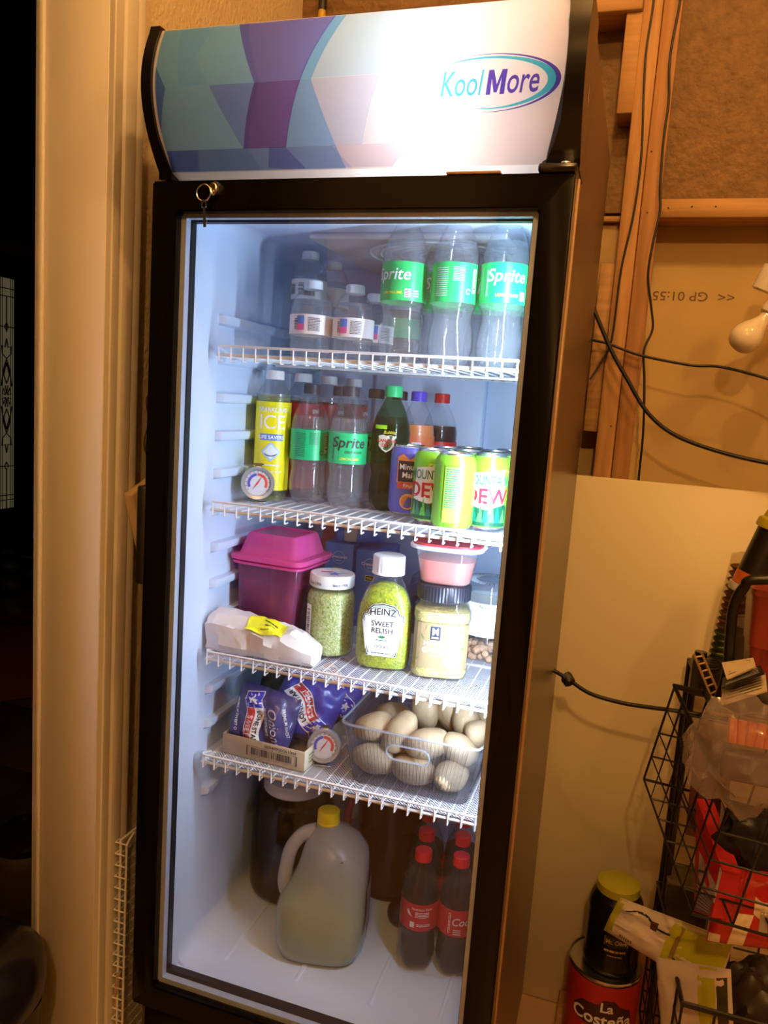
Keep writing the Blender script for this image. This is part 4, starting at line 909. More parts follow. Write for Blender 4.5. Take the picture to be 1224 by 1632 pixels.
decal('logo_text', text2d('M', 0.017, 0.02, 0, 0.9), lambda x, y: gs(0.0018)(x - 0.010, y + 0.025), INKW, t); decal('logo_text', lines2d(0.012, 0.004, 2, 1, 0.6), lambda x, y: gs(0.0018)(x - 0.010, y + 0.0145), INKW, t)
decal('label_text', text2d('MINCED', 0.0105, 0.0, 0, 1.0), lambda x, y: gs(0.0014)(x - 0.009, y + 0.0045), INKW, t); decal('label_text', text2d('GARLIC', 0.0128, 0.006, 0, 1.0), lambda x, y: gs(0.0014)(x - 0.009, y - 0.0070), INKW, t)
decal('label_print', lines2d(0.024, 0.002, 1, 2), lambda x, y: gs(0.0014)(x - 0.004, y - 0.0165), INKW, t)
GLF = pm('leaf_green', (0.10, 0.18, 0.05), 0.6)
rnd = random.Random(3)
for i in range(14):
    lx = (0.022 + rnd.random() * 0.018) * (1 if i % 3 else -1); ly = -0.030 + rnd.random() * 0.062; a = rnd.uniform(-1, 1) + PI / 2
    decal('label_leaf', shift(([(-0.0055, 0), (0, 0.0009), (0.0055, 0), (0, -0.0009)], [(0, 3, 2, 1)]), lx, ly, a), gs(0.0013), GLF, t)
decal('label_bulb', join2d(*[shift(circle2d(0.008, 16, 0, 0, 1.1), 0.020 + dx, -0.025) for dx in (-0.003,)], shift(([(-0.004, 0), (0.004, 0), (0.001, 0.018), (-0.001, 0.018)], [(0, 1, 2, 3)]), 0.0175, -0.018)), gs(0.0015), pm('bulb_white', (0.8, 0.76, 0.76), 0.5), t)
for dx in (-0.006, -0.002, 0.002): decal('label_bulb_line', shift(ring2d(0.006, 0.0066, 1.9, 4.4, 10), 0.019 + dx, -0.025), gs(0.0018), pm('bulb_mauve', (0.42, 0.30, 0.34), 0.5), t)
# tub on the garlic lid
t = thing('plastic_tub', 'clear plastic tub of red sauce with a red lid, stacked on the garlic jar', 'tub', (0.447, 0.205, z + 0.1618), 0.1)
tz = [(0.0, 0.040), (0.003, 0.043), (0.030, 0.048), (0.056, 0.0535), (0.060, 0.057)]
link('tub_body', MB().loft([sq(r, r * 0.85, zz, 3.2) for zz, r in tz], True, False).me(True, 50), thin('tub_clear', (0.9, 0.9, 0.92), 0.16, (0.8, 0.82, 0.86)), t)
link('red_sauce', MB().loft([sq(r - 0.0015, r * 0.85 - 0.0015, max(zz, 0.001), 3.2) for zz, r in tz if zz < 0.04] + [sq(0.0485, 0.0412, 0.040, 3.2)]).me(True, 50), pm('sauce_red', (0.62, 0.13, 0.09), 0.35), t)
link('rim', MB().loft([sq(0.056, 0.0478, 0.058, 3.2), sq(0.0625, 0.0535, 0.059, 3.2), sq(0.063, 0.054, 0.063, 3.2), sq(0.0595, 0.0505, 0.0655, 3.2)]).me(True, 40), pm('rim_white', (0.74, 0.74, 0.78), 0.35), t)
link('lid', MB().loft([sq(0.059, 0.050, 0.0655, 3.2), sq(0.058, 0.049, 0.069, 3.2), sq(0.052, 0.0435, 0.0695, 3.2), sq(0.049, 0.0405, 0.0675, 3.2)]).me(True, 40), pm('lid_red', (0.58, 0.04, 0.06), 0.35), t)
# round nut container
t = thing('nut_container', 'round clear plastic container of nuts with a white nutrition label', 'container', (0.503, 0.348, z))
link('container_body', MB().lathe(smoothprof([(0, 0.002), (0.046, 0.0), (0.053, 0.004), (0.054, 0.02), (0.054, 0.12), (0.054, 0.128)], 2), 40).me(True, 50), CLEAR, t)
nut = MB().lathe([(0, 0.0), (0.005, 0.001), (0.008, 0.008), (0.006, 0.016), (0, 0.019)], 8).me()
NUTM = pm('nut_tan', (0.45, 0.27, 0.16), 0.6, vary=(60, 0.3)); rnd = random.Random(5)
for i in range(60):
    a = rnd.uniform(0, 2 * PI); r = 0.043 * math.sqrt(rnd.random()) if i < 20 else 0.043
    link('nut', nut, NUTM, t, (r * math.cos(a), r * math.sin(a), 0.003 + rnd.random() * 0.026), (rnd.uniform(0.7, 1.6), rnd.uniform(0, 3), rnd.uniform(0, 6)))
lb = link('label', MB().lathe([(0.0547, 0.046), (0.0547, 0.108)], 40).me(), pm('label_pale', (0.74, 0.78, 0.78), 0.5), t)
decal('label_text', text2d('Nutrition Facts', 0.0085, 0.01), cyl(0.0547, 0.3, 0.102), INKB, lb)
decal('label_print', lines2d(0.034, 0.046, 7, 3, 0.10), cyl(0.0547, 0.3, 0.072), pm('label_grey', (0.35, 0.42, 0.45), 0.5), lb)
lid = link('lid', MB().lathe([(0, 0.142), (0.02, 0.142), (0.0235, 0.144), (0.027, 0.142), (0.046, 0.142), (0.052, 0.1435), (0.056, 0.141), (0.0565, 0.127), (0.0555, 0.126)], 60).me(True, 30), thin('lid_clear', (0.80, 0.84, 0.88), 0.25, (0.55, 0.6, 0.68)), t)
ri = boxm((-0.0005, 0.029, 0.1415), (0.0005, 0.044, 0.1435))
for i in range(36): link('lid_rib', ri, pm('lid_grey', (0.5, 0.55, 0.6), 0.4), lid, (0, 0, 0), (0, 0, 2 * PI * i / 36))
# blue pastry boxes
def pastry_box(label, x, y, zz, rot, sx=0.061, sy=0.11, sz=0.165):
    t = thing('pastry_box', label, 'box', (x, y, zz), rot=rot, group='blue pastry cartons on the third shelf')
    link('carton', boxm((-sx / 2, 0, 0), (sx / 2, sy, sz), 0.001, 1), pm('carton_blue', (0.06, 0.19, 0.60), 0.45), t)
    f1 = plane((0, 0, sz - 0.030), (1, 0, 0), (0, 0, 1))
    decal('emblem', join2d(ring2d(0.0125, 0.0132), ), f1, pm('ink_pale_blue', (0.55, 0.65, 0.85), 0.5), t)
    decal('label_text', text2d('Crescents', 0.0090, 0.014), plane((0, 0, sz - 0.028), (1, 0, 0), (0, 0, 1), 0.001), INKW, t)
    decal('label_print', lines2d(0.012, 0.0025, 1, 2), plane((0, 0, sz - 0.036), (1, 0, 0), (0, 0, 1), 0.001), INKW, t)
    decal('badge', rect2d(0.018, 0.011, 1), plane((0, 0, sz - 0.057), (1, 0, 0), (0, 0, 1)), YEL, t); decal('badge', rect2d(0.016, 0.009, 1), plane((0, 0, sz - 0.057), (1, 0, 0), (0, 0, 1), 0.001), INKB, t)
    decal('badge_text', lines2d(0.012, 0.005, 2, 3), plane((0, 0, sz - 0.057), (1, 0, 0), (0, 0, 1), 0.0014), YEL, t)
    return t
pastry_box('blue pastry carton standing just right of the pink keeper', 0.178, 0.395, z, (0, 0, 0.05))
pastry_box('blue pastry carton standing behind the squeeze bottle cap', 0.250, 0.385, z, (0, 0, 0.03), sz=0.160)
t = thing('pastry_bag', 'blue and tan pastry packet lying on top of the blue cartons', 'packet', (0.215, 0.40, z + 0.1665), rot=(0.35, 0.0, 0.35))
link('packet_body', boxm((-0.045, 0.0, 0.0), (0.055, 0.12, 0.028), 0.009, 3), pm('carton_blue2', (0.06, 0.17, 0.52), 0.4), t)
link('packet_window', boxm((-0.030, -0.0015, 0.003), (0.0, 0.06, 0.0296), 0.006, 2), pm('packet_tan', (0.50, 0.40, 0.33), 0.5), t)
decal('packet_mark', shift(rect2d(0.012, 0.012, 1), 0.025, 0.030, PI / 4), lambda x, y: (x, y, 0.0287), pm('packet_gold', (0.5, 0.38, 0.12), 0.4), t)
tag(link('red_pouch', MB().loft([sq(0.045 * k, 0.020 * k + 0.003, zz, 3, 24) for zz, k in ((0, 0.8), (0.02, 1), (0.08, 1.05), (0.14, 1.0), (0.18, 0.9), (0.195, 0.6))]).me(True, 50), pm('pouch_red', (0.55, 0.10, 0.10), 0.4, vary=(12, 0.3)), None, (0.150, 0.480, z + 0.001)), 'red food pouch standing behind the pink keeper lid', 'pouch')
t = thing('clamshell_box', 'clear plastic clamshell box at the back behind the squeeze bottle', 'box', (0.385, 0.44, z))
link('clamshell_base', MB().loft([sq(0.055, 0.045, 0.0, 6), sq(0.062, 0.050, 0.085, 6)], True, False).me(True, 50), thin('clam', (0.7, 0.76, 0.82), 0.12, (0.25, 0.32, 0.38)), t)
link('clamshell_contents', MB().loft([sq(0.053, 0.043, 0.002, 6), sq(0.058, 0.047, 0.06, 6), sq(0.03, 0.03, 0.07, 6)]).me(), pm('clam_teal', (0.06, 0.10, 0.14), 0.5), t)
link('clamshell_lid', MB().loft([sq(0.066, 0.054, 0.085, 6), sq(0.066, 0.054, 0.090, 6), sq(0.058, 0.046, 0.094, 6), sq(0.054, 0.042, 0.115, 6)]).me(True, 40), thin('clam_l', (0.75, 0.8, 0.88), 0.14, (0.4, 0.48, 0.6)), t)
# paper-wrapped package
t = thing('paper_package', 'white butcher-paper package with a bright yellow sticker', 'package', (0.150, 0.128, z), math.radians(2))
def pkg(u, a):
    k = 1 - 0.28 * max(0, (u - 0.55) / 0.45) ** 1.5 - 0.12 * max(0, (-u - 0.7) / 0.3)
    hh = (0.032 - 0.008 * u) * k; dd_ = 0.036 * k; c, s_ = math.cos(a), math.sin(a)
    y = dd_ * math.copysign(abs(c) ** 0.7, c); zz = hh + hh * math.copysign(abs(s_) ** 0.7, s_)
    q = Vector((u * 4, c * 2.2, s_ * 2.2))
    return Vector((u * 0.098 + noise.noise(q + Vector((9, 0, 0))) * 0.005, y + noise.noise(q) * 0.007, max(0.0, zz + (noise.noise(q + Vector((0, 7, 0))) * 0.008 if s_ > -0.3 else 0))))
rings = [[pkg(-1 + 2 * i / 14, 2 * PI * j / 20) for j in range(20)] for i in range(15)]
PAPER = pm('butcher_paper', (0.74, 0.71, 0.72), 0.65)
link('wrapped_body', MB().loft(rings).me(True, 18), PAPER, t)
link('fold_flap', mesh([(-0.101, -0.030, 0.012), (-0.103, 0.0, 0.030), (-0.1035, 0.002, 0.008), (-0.099, 0.030, 0.052), (-0.096, -0.030, 0.055)], [(0, 2, 1), (1, 3, 4), (0, 1, 4)], False), PAPER, t)
def fs(e):
    def fn_(x, y):
        u = 0.12 + x / 0.098; a = math.radians(118) - y / 0.036
        p = pkg(u, a); n_ = Vector((0, math.cos(a), math.sin(a))); return tuple(p + n_ * e)
    return fn_
decal('sticker', rect2d(0.066, 0.040, 12, 8), fs(0.0035), pm('sticker_yellow', (0.85, 0.87, 0.02), 0.45), t)
decal('sticker_scribble', join2d(shift(lines2d(0.026, 0.005, 1, 5, 0.5), 0.006, 0.010), shift(lines2d(0.020, 0.004, 1, 8, 0.5), 0.006, 0.002), shift(lines2d(0.014, 0.004, 1, 2, 0.4), 0.0, -0.007)), fs(0.0045), pm('marker_olive', (0.12, 0.13, 0.02), 0.5), t)

# ---------------------------------------------------------------- fourth shelf
z = SZ[3] + 0.001
t = thing('cardboard_tray', 'low brown cardboard tray with a barcode, holding onion bags', 'tray', (0.163, 0.117, z), math.radians(-2.5))
CARD = pm('cardboard', (0.42, 0.32, 0.21), 0.7, vary=(40, 0.12)); CARD2 = pm('cardboard_pale', (0.58, 0.53, 0.38), 0.7)
link('tray_base', boxm((-0.08, 0, 0), (0.08, 0.215, 0.002)), CARD, t)
link('tray_front', boxm((-0.082, -0.002, 0), (0.082, 0.0005, 0.037), 0.0006, 1), CARD, t); link('tray_back', boxm((-0.082, 0.2145, 0), (0.082, 0.217, 0.037), 0.0006, 1), CARD, t)
link('tray_side', boxm((-0.082, 0.0005, 0), (-0.0795, 0.2145, 0.037), 0.0006, 1), CARD, t); link('tray_side', boxm((0.0795, 0.0005, 0), (0.082, 0.2145, 0.037), 0.0006, 1), CARD2, t)
pf = plane((0.018, -0.002, 0.0165), (1, 0, 0), (0, 0, 1))
decal('barcode_frame', outline([(-0.050, -0.009), (0.050, -0.009), (0.050, 0.009), (-0.050, 0.009)], 0.96, 1.0), pf, INKB, t); decal('barcode', bars2d(0.082, 0.013, 34, 9), pf, INKB, t)
decal('tray_text', text2d('00948900061044', 0.0082, 0.0, 0, 1.1), plane((0.035, -0.002, 0.0305), (1, 0, 0), (0, 0, 1)), INKB, t)
decal('tray_mark', lines2d(0.03, 0.02, 3, 4, 0.4), plane((0.0822, 0.03, 0.018), (0, 1, 0), (0, 0, 1)), pm('tray_ink', (0.2, 0.22, 0.08), 0.6), t)
ONB = pm('bag_blue', (0.055, 0.055, 0.34), 0.3, coat=0.3); ONV = pm('bag_violet', (0.07, 0.06, 0.20), 0.3, coat=0.3); FLAG = pm('flag_blue', (0.05, 0.04, 0.50), 0.4)
def onion_bag(label, loc, rot, Wd, Hd, mat, seed, prints, thick=0.028):
    t = thing('onion_bag', label, 'bag', loc, rot=rot, group='blue onion bags in the cardboard tray')
    def S_(u, v, side):
        b = (1 - abs(u) ** 3.5) * (1 - abs(v) ** 3.5); cr_ = noise.noise(Vector((u * 2.2 + seed, v * 2.2, 0.3 * side))) * 0.010 + noise.noise(Vector((u * 5 + seed, v * 5, side))) * 0.004
        return (u * Wd / 2 * (1 - 0.06 * v * v), -side * (thick * b ** 0.7 + cr_ * b ** 0.4), v * Hd / 2 * (1 - 0.05 * u * u))
    N = 26; mb = MB()
    for side in (1, -1):
        V = [S_(-1 + 2 * i / N, -1 + 2 * j / N, side) for j in range(N + 1) for i in range(N + 1)]
        F = [((j * (N + 1) + i), (j * (N + 1) + i + 1), ((j + 1) * (N + 1) + i + 1), ((j + 1) * (N + 1) + i)) for j in range(N) for i in range(N)]
        mb.add(V, F if side > 0 else [tuple(reversed(q)) for q in F])
    link('bag_film', mb.me(True, 60), mat, t)
    def sf(eps, ox=0, oy=0, ro=0):
        def fn_(x, y):
            c, s_ = math.cos(ro), math.sin(ro); X_ = ox + x * c - y * s_; Y_ = oy + x * s_ + y * c
            p = S_(max(-0.97, min(0.97, X_ / (Wd / 2))), max(-0.97, min(0.97, Y_ / (Hd / 2))), 1); return (p[0], p[1] - eps, p[2])
        return fn_
    prints(t, sf); return t
def flaglabel(t, sf, ox, oy, ro, k=1.0, wave=0.004):
    wv = lambda x, y: (x, y + wave * math.sin(x * 90) * (x > -0.012))
    def dd(name, vf, mat, e): decal(name, ([wv(x * k, y * k) for x, y in vf[0]], vf[1]), sf(e, ox, oy, ro), mat, t)
    dd('flag_border', rect2d(0.084, 0.0285, 14, 6, 0.0235, 0), INKW, 0.0008)
    dd('flag_field', rect2d(0.024, 0.026, 4, 5, -0.0055, 0), FLAG, 0.0012); dd('flag_star', star2d(0.0085, -0.0055, 0, 0.35), INKW, 0.0017)
    dd('flag_band', rect2d(0.057, 0.0125, 12, 3, 0.036, -0.0065), pm('flag_red', (0.60, 0.05, 0.05), 0.4), 0.0012); 
    dd('label_text', shift(text2d('LONE STAR', 0.0100, 0.018, 0, 0.95), 0.037, 0.0065), INKB, 0.0017); dd('label_text', shift(text2d('SWEET', 0.0112, 0.012), 0.037, -0.0065), INKW, 0.0017)
def p1(t, sf):
    flaglabel(t, sf, -0.022, 0.026, -PI / 2 + 0.22, 1.12)
    decal('label_text', text2d('PREMIUM SWEET O', 0.0072, 0.015), sf(0.001, -0.049, -0.004, -PI / 2 + 0.16), INKW, t)
    decal('label_text', text2d('Onions', 0.024, 0.006, 0.3), sf(0.001, 0.027, -0.006, -PI / 2 + 0.40), pm('ink_lilac', (0.55, 0.45, 0.5), 0.5), t)
    decal('label_text', text2d('PREMIUM SWEET', 0.0072, 0.012), sf(0.001, 0.044, 0.008, -PI / 2 + 0.40), INKW, t); decal('label_print', lines2d(0.05, 0.006, 2, 3, 0.4), sf(0.001, 0.008, 0.0, -PI / 2 + 0.40), INKW, t)
def p2(t, sf):
    flaglabel(t, sf, 0.028, -0.026, PI * 0.78, 1.25)
    decal('label_print', rect2d(0.040, 0.016, 5, 3), sf(0.0010, -0.026, -0.030, PI * 0.78), INKW, t); decal('barcode', bars2d(0.032, 0.012, 18, 4), sf(0.0015, -0.026, -0.030, PI * 0.78), INKB, t)
onion_bag('blue onion bag standing at the front of the cardboard tray', (0.148, 0.148, z + 0.066), (-0.16, 0.20, 0.10), 0.118, 0.110, ONV, 1.3, p1, 0.020)
onion_bag('bright blue onion bag leaning behind the front bag, star at lower right', (0.208, 0.198, z + 0.082), (-0.40, 0.30, 0.15), 0.120, 0.115, ONB, 4.1, p2, 0.020)
onion_bag('blue onion bag at the back right of the tray, beside the potato bin', (0.238, 0.262, z + 0.106), (-0.45, 0.32, 0.15), 0.110, 0.105, ONB, 7.7, p2, 0.018)
onion_bag('dark green onion bag lying at the back left of the tray', (0.135, 0.275, z + 0.075), (-0.6, -0.1, 0.0), 0.125, 0.10, pm('bag_green', (0.05, 0.065, 0.035), 0.35), 9.2, lambda t, sf: None, 0.020)
# ribbed clear bin
BN = thing('ribbed_bin', 'clear ribbed plastic storage bin full of potatoes', 'bin', (0.428, 0.108, z), 0.0)
BINM = thin('bin_clear', (0.93, 0.93, 0.95), 0.045, (0.75, 0.78, 0.85), rough=0.06, ior=1.5, edge=(0.22, 0.24, 0.30))
RIMM = thin('bin_rim_clear', (0.8, 0.82, 0.86), 0.35, (0.8, 0.84, 0.92), ior=1.5)
def rrect(hx, y0_, y1_, r, zz, n_per=0.00085, amp=0.0):
    pts = []; cyy = (y0_ + y1_) / 2; hy_ = (y1_ - y0_) / 2; per = []
    segs = [((hx, -hy_ + r), (hx, hy_ - r)), None, ((hx - r, hy_), (-hx + r, hy_)), None, ((-hx, hy_ - r), (-hx, -hy_ + r)), None, ((-hx + r, -hy_), (hx - r, -hy_)), None]
    cen = [None, (hx - r, hy_ - r, 0), None, (-hx + r, hy_ - r, PI / 2), None, (-hx + r, -hy_ + r, PI), None, (hx - r, -hy_ + r, 1.5 * PI)]
    nrm = [(1, 0), None, (0, 1), None, (-1, 0), None, (0, -1), None]
    for i in range(8):
        if segs[i]:
            (ax, ay), (bx_, by_) = segs[i]; n_ = 300
            n_ = 330 if i in (0, 4) else 240
            for q in range(n_):
                s_ = q / n_; o_ = amp * math.cos(2 * PI * q / 8)
                pts.append((ax + (bx_ - ax) * s_ + nrm[i][0] * o_, ay + (by_ - ay) * s_ + nrm[i][1] * o_ + cyy, zz))
        else:
            c_ = cen[i]
            for q in range(12):
                a = c_[2] + PI / 2 * q / 12; pts.append((c_[0] + r * math.cos(a), c_[1] + r * math.sin(a) + cyy, zz))
    return pts
NR = 22; BH = 0.104; rows = []
for i in range(NR + 1):
    k = i / NR; rows.append(rrect(0.101 + 0.020 * k, 0.012 - 0.012 * k, 0.318 + 0.012 * k, 0.018, 0.0015 + BH * k, amp=0.0022 if 0.10 < k < 0.93 else 0.0003))
nn = len(rows[0]); V = [p for r in rows for p in r]; F = []
sx_, sz_ = 0.037, 0.0135; hzc = 0.072
for i in range(NR):
    for q in range(nn):
        j = (q + 1) % nn; c = [V[i * nn + q], V[i * nn + j], V[(i + 1) * nn + j], V[(i + 1) * nn + q]]
        mx = sum(p[0] for p in c) / 4; my = sum(p[1] for p in c) / 4; mzz = sum(p[2] for p in c) / 4
        if my < 0.02 and abs(mzz - hzc) < sz_ * (1 if abs(mx) < sx_ - sz_ else math.sqrt(max(0, 1 - ((abs(mx) - (sx_ - sz_)) / sz_) ** 2))) and abs(mx) < sx_: continue
        F.append((i * nn + q, i * nn + j, (i + 1) * nn + j, (i + 1) * nn + q))
F.append(tuple(range(nn - 1, -1, -1)))
link('bin_wall', mesh(V, F, True, 60), BINM, BN)
link('bin_rim', MB().tube(rrect(0.1215, -0.0005, 0.3305, 0.018, BH + 0.001)[::6], 0.0022, 6, True).me(), RIMM, BN)
hp = []
for q in range(40):
    a = 2 * PI * q / 40; c, s_ = math.cos(a), math.sin(a); hp.append((math.copysign(sx_ - sz_, c) + sz_ * c, 0.0125 - 0.012 * (hzc + sz_ * s_) / BH - 0.001, hzc + sz_ * s_))
link('handle_slot_rim', MB().tube(hp, 0.0019, 6, True).me(), RIMM, BN)
# potatoes
POT = pm('potato_skin', (0.42, 0.30, 0.17), 0.7, vary=(45, 0.28), bump=(220, 0.25))
pm_ = []
for s_ in range(5):
    bm = bmesh.new(); bmesh.ops.create_icosphere(bm, subdivisions=3, radius=1)
    for v_ in bm.verts:
        d = 1 + 0.13 * noise.noise(v_.co * 1.1 + Vector((s_ * 7, 0, 0))) + 0.04 * noise.noise(v_.co * 3 + Vector((0, s_ * 5, 0)))
        v_.co = Vector((v_.co.x * 0.040 * d, v_.co.y * 0.027 * d, v_.co.z * 0.025 * d))
    me = bpy.data.meshes.new('m'); bm.to_mesh(me); bm.free(); finish(me, True, 180); pm_.append(me)
pots = [(0.358, 0.155, 0.030, 0.2, 0.1, 'potato low in the front left of the clear bin'), (0.430, 0.150, 0.029, 0.0, 0.0, 'potato behind the hand slot of the clear bin'), (0.495, 0.152, 0.030, 1.3, 0.1, 'potato low in the front right of the clear bin'),
        (0.362, 0.225, 0.031, 0.6, 0.2, 'potato in the bottom layer left middle'), (0.440, 0.222, 0.030, 1.4, 0.0, 'potato in the bottom layer centre'), (0.505, 0.235, 0.030, 0.3, 0.1, 'potato in the bottom layer right middle'),
        (0.350, 0.180, 0.078, 0.5, -0.2, 'round potato heaped at the left front of the bin'), (0.396, 0.170, 0.080, 0.9, -0.9, 'smooth oval potato standing in the heap above the slot'), (0.450, 0.155, 0.076, 0.35, -0.35, 'knobbly potato lying across the front of the heap'), (0.502, 0.172, 0.070, 0.7, 0.6, 'potato at the front right of the heap'),
        (0.420, 0.245, 0.094, 1.2, 1.2, 'potato at the back of the heap below the shelf edge'), (0.462, 0.270, 0.090, 1.4, 1.0, 'potato at the back centre of the heap, half in shade'), (0.500, 0.240, 0.088, 1.2, 1.1, 'potato with a pale sprout end at the right of the heap'), (0.528, 0.215, 0.084, 1.5, 0.3, 'potato against the right wall of the bin'), (0.530, 0.285, 0.080, 1.5, 0.2, 'potato at the back right corner of the bin'), (0.350, 0.300, 0.050, 0.3, 0.2, 'potato at the back left of the bin'), (0.425, 0.330, 0.050, 0.3, 0.2, 'potato at the far back middle of the bin')]
for i, (x, y, dz, rz, ry, l_) in enumerate(pots):
    o = link('potato', pm_[i % 5], POT, None, (x, y, z + dz + 0.002), (0.2 * (i % 3), ry, rz)); tag(o, l_, 'potato', 'potatoes in the clear bin')

# ---------------------------------------------------------------- cabinet floor
z = FZ
t = thing('lemonade_jug', 'frosted gallon jug of pale lemonade with a yellow cap and side handle', 'jug', (0.262, 0.205, z), math.radians(12))
JUG = thin('jug_hdpe', (0.90, 0.91, 0.90), 0.46, (0.90, 0.92, 0.96), ior=1.35, rough=0.25); LEMN = translucent('lemonade', (0.42, 0.50, 0.10), 0.4, 0.4)
jz = [(0.0, 0.066, 0.066, 0, 3.4), (0.006, 0.076, 0.074, 0, 3.6), (0.030, 0.083, 0.079, 0, 3.4), (0.085, 0.084, 0.079, 0, 3.2), (0.105, 0.080, 0.078, 0.003, 3.0), (0.125, 0.072, 0.076, 0.010, 2.8), (0.160, 0.066, 0.073, 0.016, 2.6), (0.190, 0.061, 0.068, 0.018, 2.4), (0.212, 0.050, 0.056, 0.013, 2.2), (0.228, 0.034, 0.038, 0.006, 2.0), (0.238, 0.022, 0.023, 0.001, 2.0), (0.246, 0.018, 0.018, 0, 2.0)]
link('jug_body', MB().loft([sq(rx, ry, zz, e, 48, cx) for zz, rx, ry, cx, e in jz]).me(True, 60), JUG, t)
link('lemonade', MB().loft([sq(rx - 0.002, ry - 0.002, max(zz, 0.002), e, 48, cx) for zz, rx, ry, cx, e in jz if zz < 0.104] + [sq(0.076, 0.075, 0.110, 3.0, 48, 0.004)]).me(True, 60), LEMN, t)
link('handle', MB().tube(spline([(-0.020, -0.002, 0.226), (-0.046, -0.003, 0.214), (-0.066, -0.004, 0.185), (-0.074, -0.004, 0.145), (-0.076, -0.004, 0.110), (-0.066, -0.002, 0.086)], 5), 0.013, 12).me(True, 60), translucent('jug_handle', (0.62, 0.63, 0.66), 0.4, 0.3), t)
cap(t, 0.0205, 0.243, 0.024, pm('jug_cap_yellow', (0.78, 0.60, 0.01), 0.4))
decal('date_stamp', join2d(lines2d(0.020, 0.003, 1, 2, 0.8), shift(lines2d(0.022, 0.003, 1, 4, 0.8), 0, -0.004)), lambda x, y: (0.032 + x * 0.8, -0.060 + x * 0.1, 0.198 + y + 0.5 * x), pm('stamp_grey', (0.08, 0.08, 0.08), 0.6), t)
lbl = lambda x, y: (0.0845 + 0.0, -0.02 + x, 0.085 + y)
decal('side_label', rect2d(0.050, 0.10, 4, 4), lambda x, y: (0.0868 - max(0, y - 0.02) * 0.05, -0.005 + x, 0.085 + y), pm('jug_label', (0.55, 0.55, 0.55), 0.5), t)
decal('side_label_print', lines2d(0.044, 0.09, 12, 3, 0.4), lambda x, y: (0.0876 - max(0, y - 0.02) * 0.05, -0.005 + x, 0.085 + y), INKB, t)
# pickle jar
t = thing('pickle_jar', 'big dark gallon jar of pickles with a white lid', 'jar', (0.136, 0.335, z))
link('jar_glass', MB().lathe(smoothprof([(0, 0.003), (0.06, 0.001), (0.075, 0.004), (0.084, 0.016), (0.085, 0.05), (0.085, 0.17), (0.082, 0.195), (0.072, 0.213), (0.062, 0.220), (0.060, 0.228)], 3), 48).me(True, 60), thin('jar_glass_dark', (0.55, 0.50, 0.38), 0.02, (0.1, 0.08, 0.05), ior=1.5), t)
link('brine', MB().lathe([(0, 0.004), (0.074, 0.006), (0.082, 0.018), (0.082, 0.17), (0.078, 0.195), (0.06, 0.205), (0, 0.205)], 40).me(True, 60), thin('brine', (0.36, 0.28, 0.14), 0.28, (0.05, 0.035, 0.015)), t)
pk = MB().lathe(smoothprof([(0, -0.055), (0.012, -0.05), (0.019, -0.02), (0.020, 0.015), (0.014, 0.045), (0, 0.056)], 3), 12).me(); PKM = pm('pickle_green', (0.10, 0.085, 0.02), 0.4, vary=(50, 0.4))
rnd = random.Random(11)
for i in range(16):
    a = 2 * PI * i / 8 + (0.3 if i > 7 else 0); link('pickle', pk, PKM, t, (0.055 * math.cos(a), 0.055 * math.sin(a), 0.062 + 0.078 * (i > 7)), (rnd.uniform(-0.3, 0.3), rnd.uniform(-0.3, 0.3), a))
link('lid', MB().lathe([(0, 0.252), (0.058, 0.252), (0.064, 0.249), (0.065, 0.226), (0.063, 0.223), (0, 0.224)], 60).me(True, 35), pm('jarlid_white', (0.72, 0.70, 0.70), 0.4), t)
# plum pitcher
t = thing('drink_pitcher', 'dark plum-coloured plastic drink pitcher with a looped handle', 'pitcher', (0.325, 0.430, z))
PLUM = thin('plum_plastic', (0.55, 0.32, 0.36), 0.45, (0.16, 0.05, 0.065), ior=1.4, rough=0.15)
link('pitcher_body', MB().lathe(smoothprof([(0, 0.002), (0.060, 0.0), (0.067, 0.006), (0.070, 0.06), (0.074, 0.15), (0.077, 0.225)], 3), 40).me(True, 60), PLUM, t)
link('pitcher_drink', MB().lathe([(0, 0.004), (0.062, 0.006), (0.067, 0.06), (0.071, 0.15), (0, 0.15)], 32).me(), pm('plum_drink', (0.07, 0.02, 0.03), 0.3), t)
link('handle', MB().tube(spline([(-0.045, -0.050, 0.225), (-0.062, -0.075, 0.222), (-0.072, -0.085, 0.19), (-0.07, -0.083, 0.13), (-0.055, -0.06, 0.08), (-0.042, -0.050, 0.07)], 5), 0.0085, 10).me(True, 60), pm('plum_handle', (0.22, 0.04, 0.06), 0.35), t)
link('lid', MB().lathe([(0, 0.236), (0.07, 0.236), (0.079, 0.233), (0.079, 0.222), (0.074, 0.220)], 40).me(True, 35), pm('plum_lid', (0.16, 0.05, 0.07), 0.4), t)
bm = bmesh.new(); bmesh.ops.create_uvsphere(bm, u_segments=24, v_segments=16, radius=0.027); me = bpy.data.meshes.new('m'); bm.to_mesh(me); bm.free(); finish(me)
for v_ in me.vertices: v_.co.z *= 0.94; 
t = thing('plum', 'dark round object on the cooler floor between pitcher and cola bottles', 'fruit', (0.388, 0.310, z + 0.0258)); link('ball_body', me, pm('ball_skin', (0.022, 0.010, 0.018), 0.35), t)  # dark ball, kind of object left open
link('ball_stem', MB().tube([(0, 0, 0.024), (0.002, 0, 0.030), (0.004, 0.001, 0.034)], 0.0012, 6).me(), pm('stem', (0.1, 0.06, 0.03), 0.6), t)
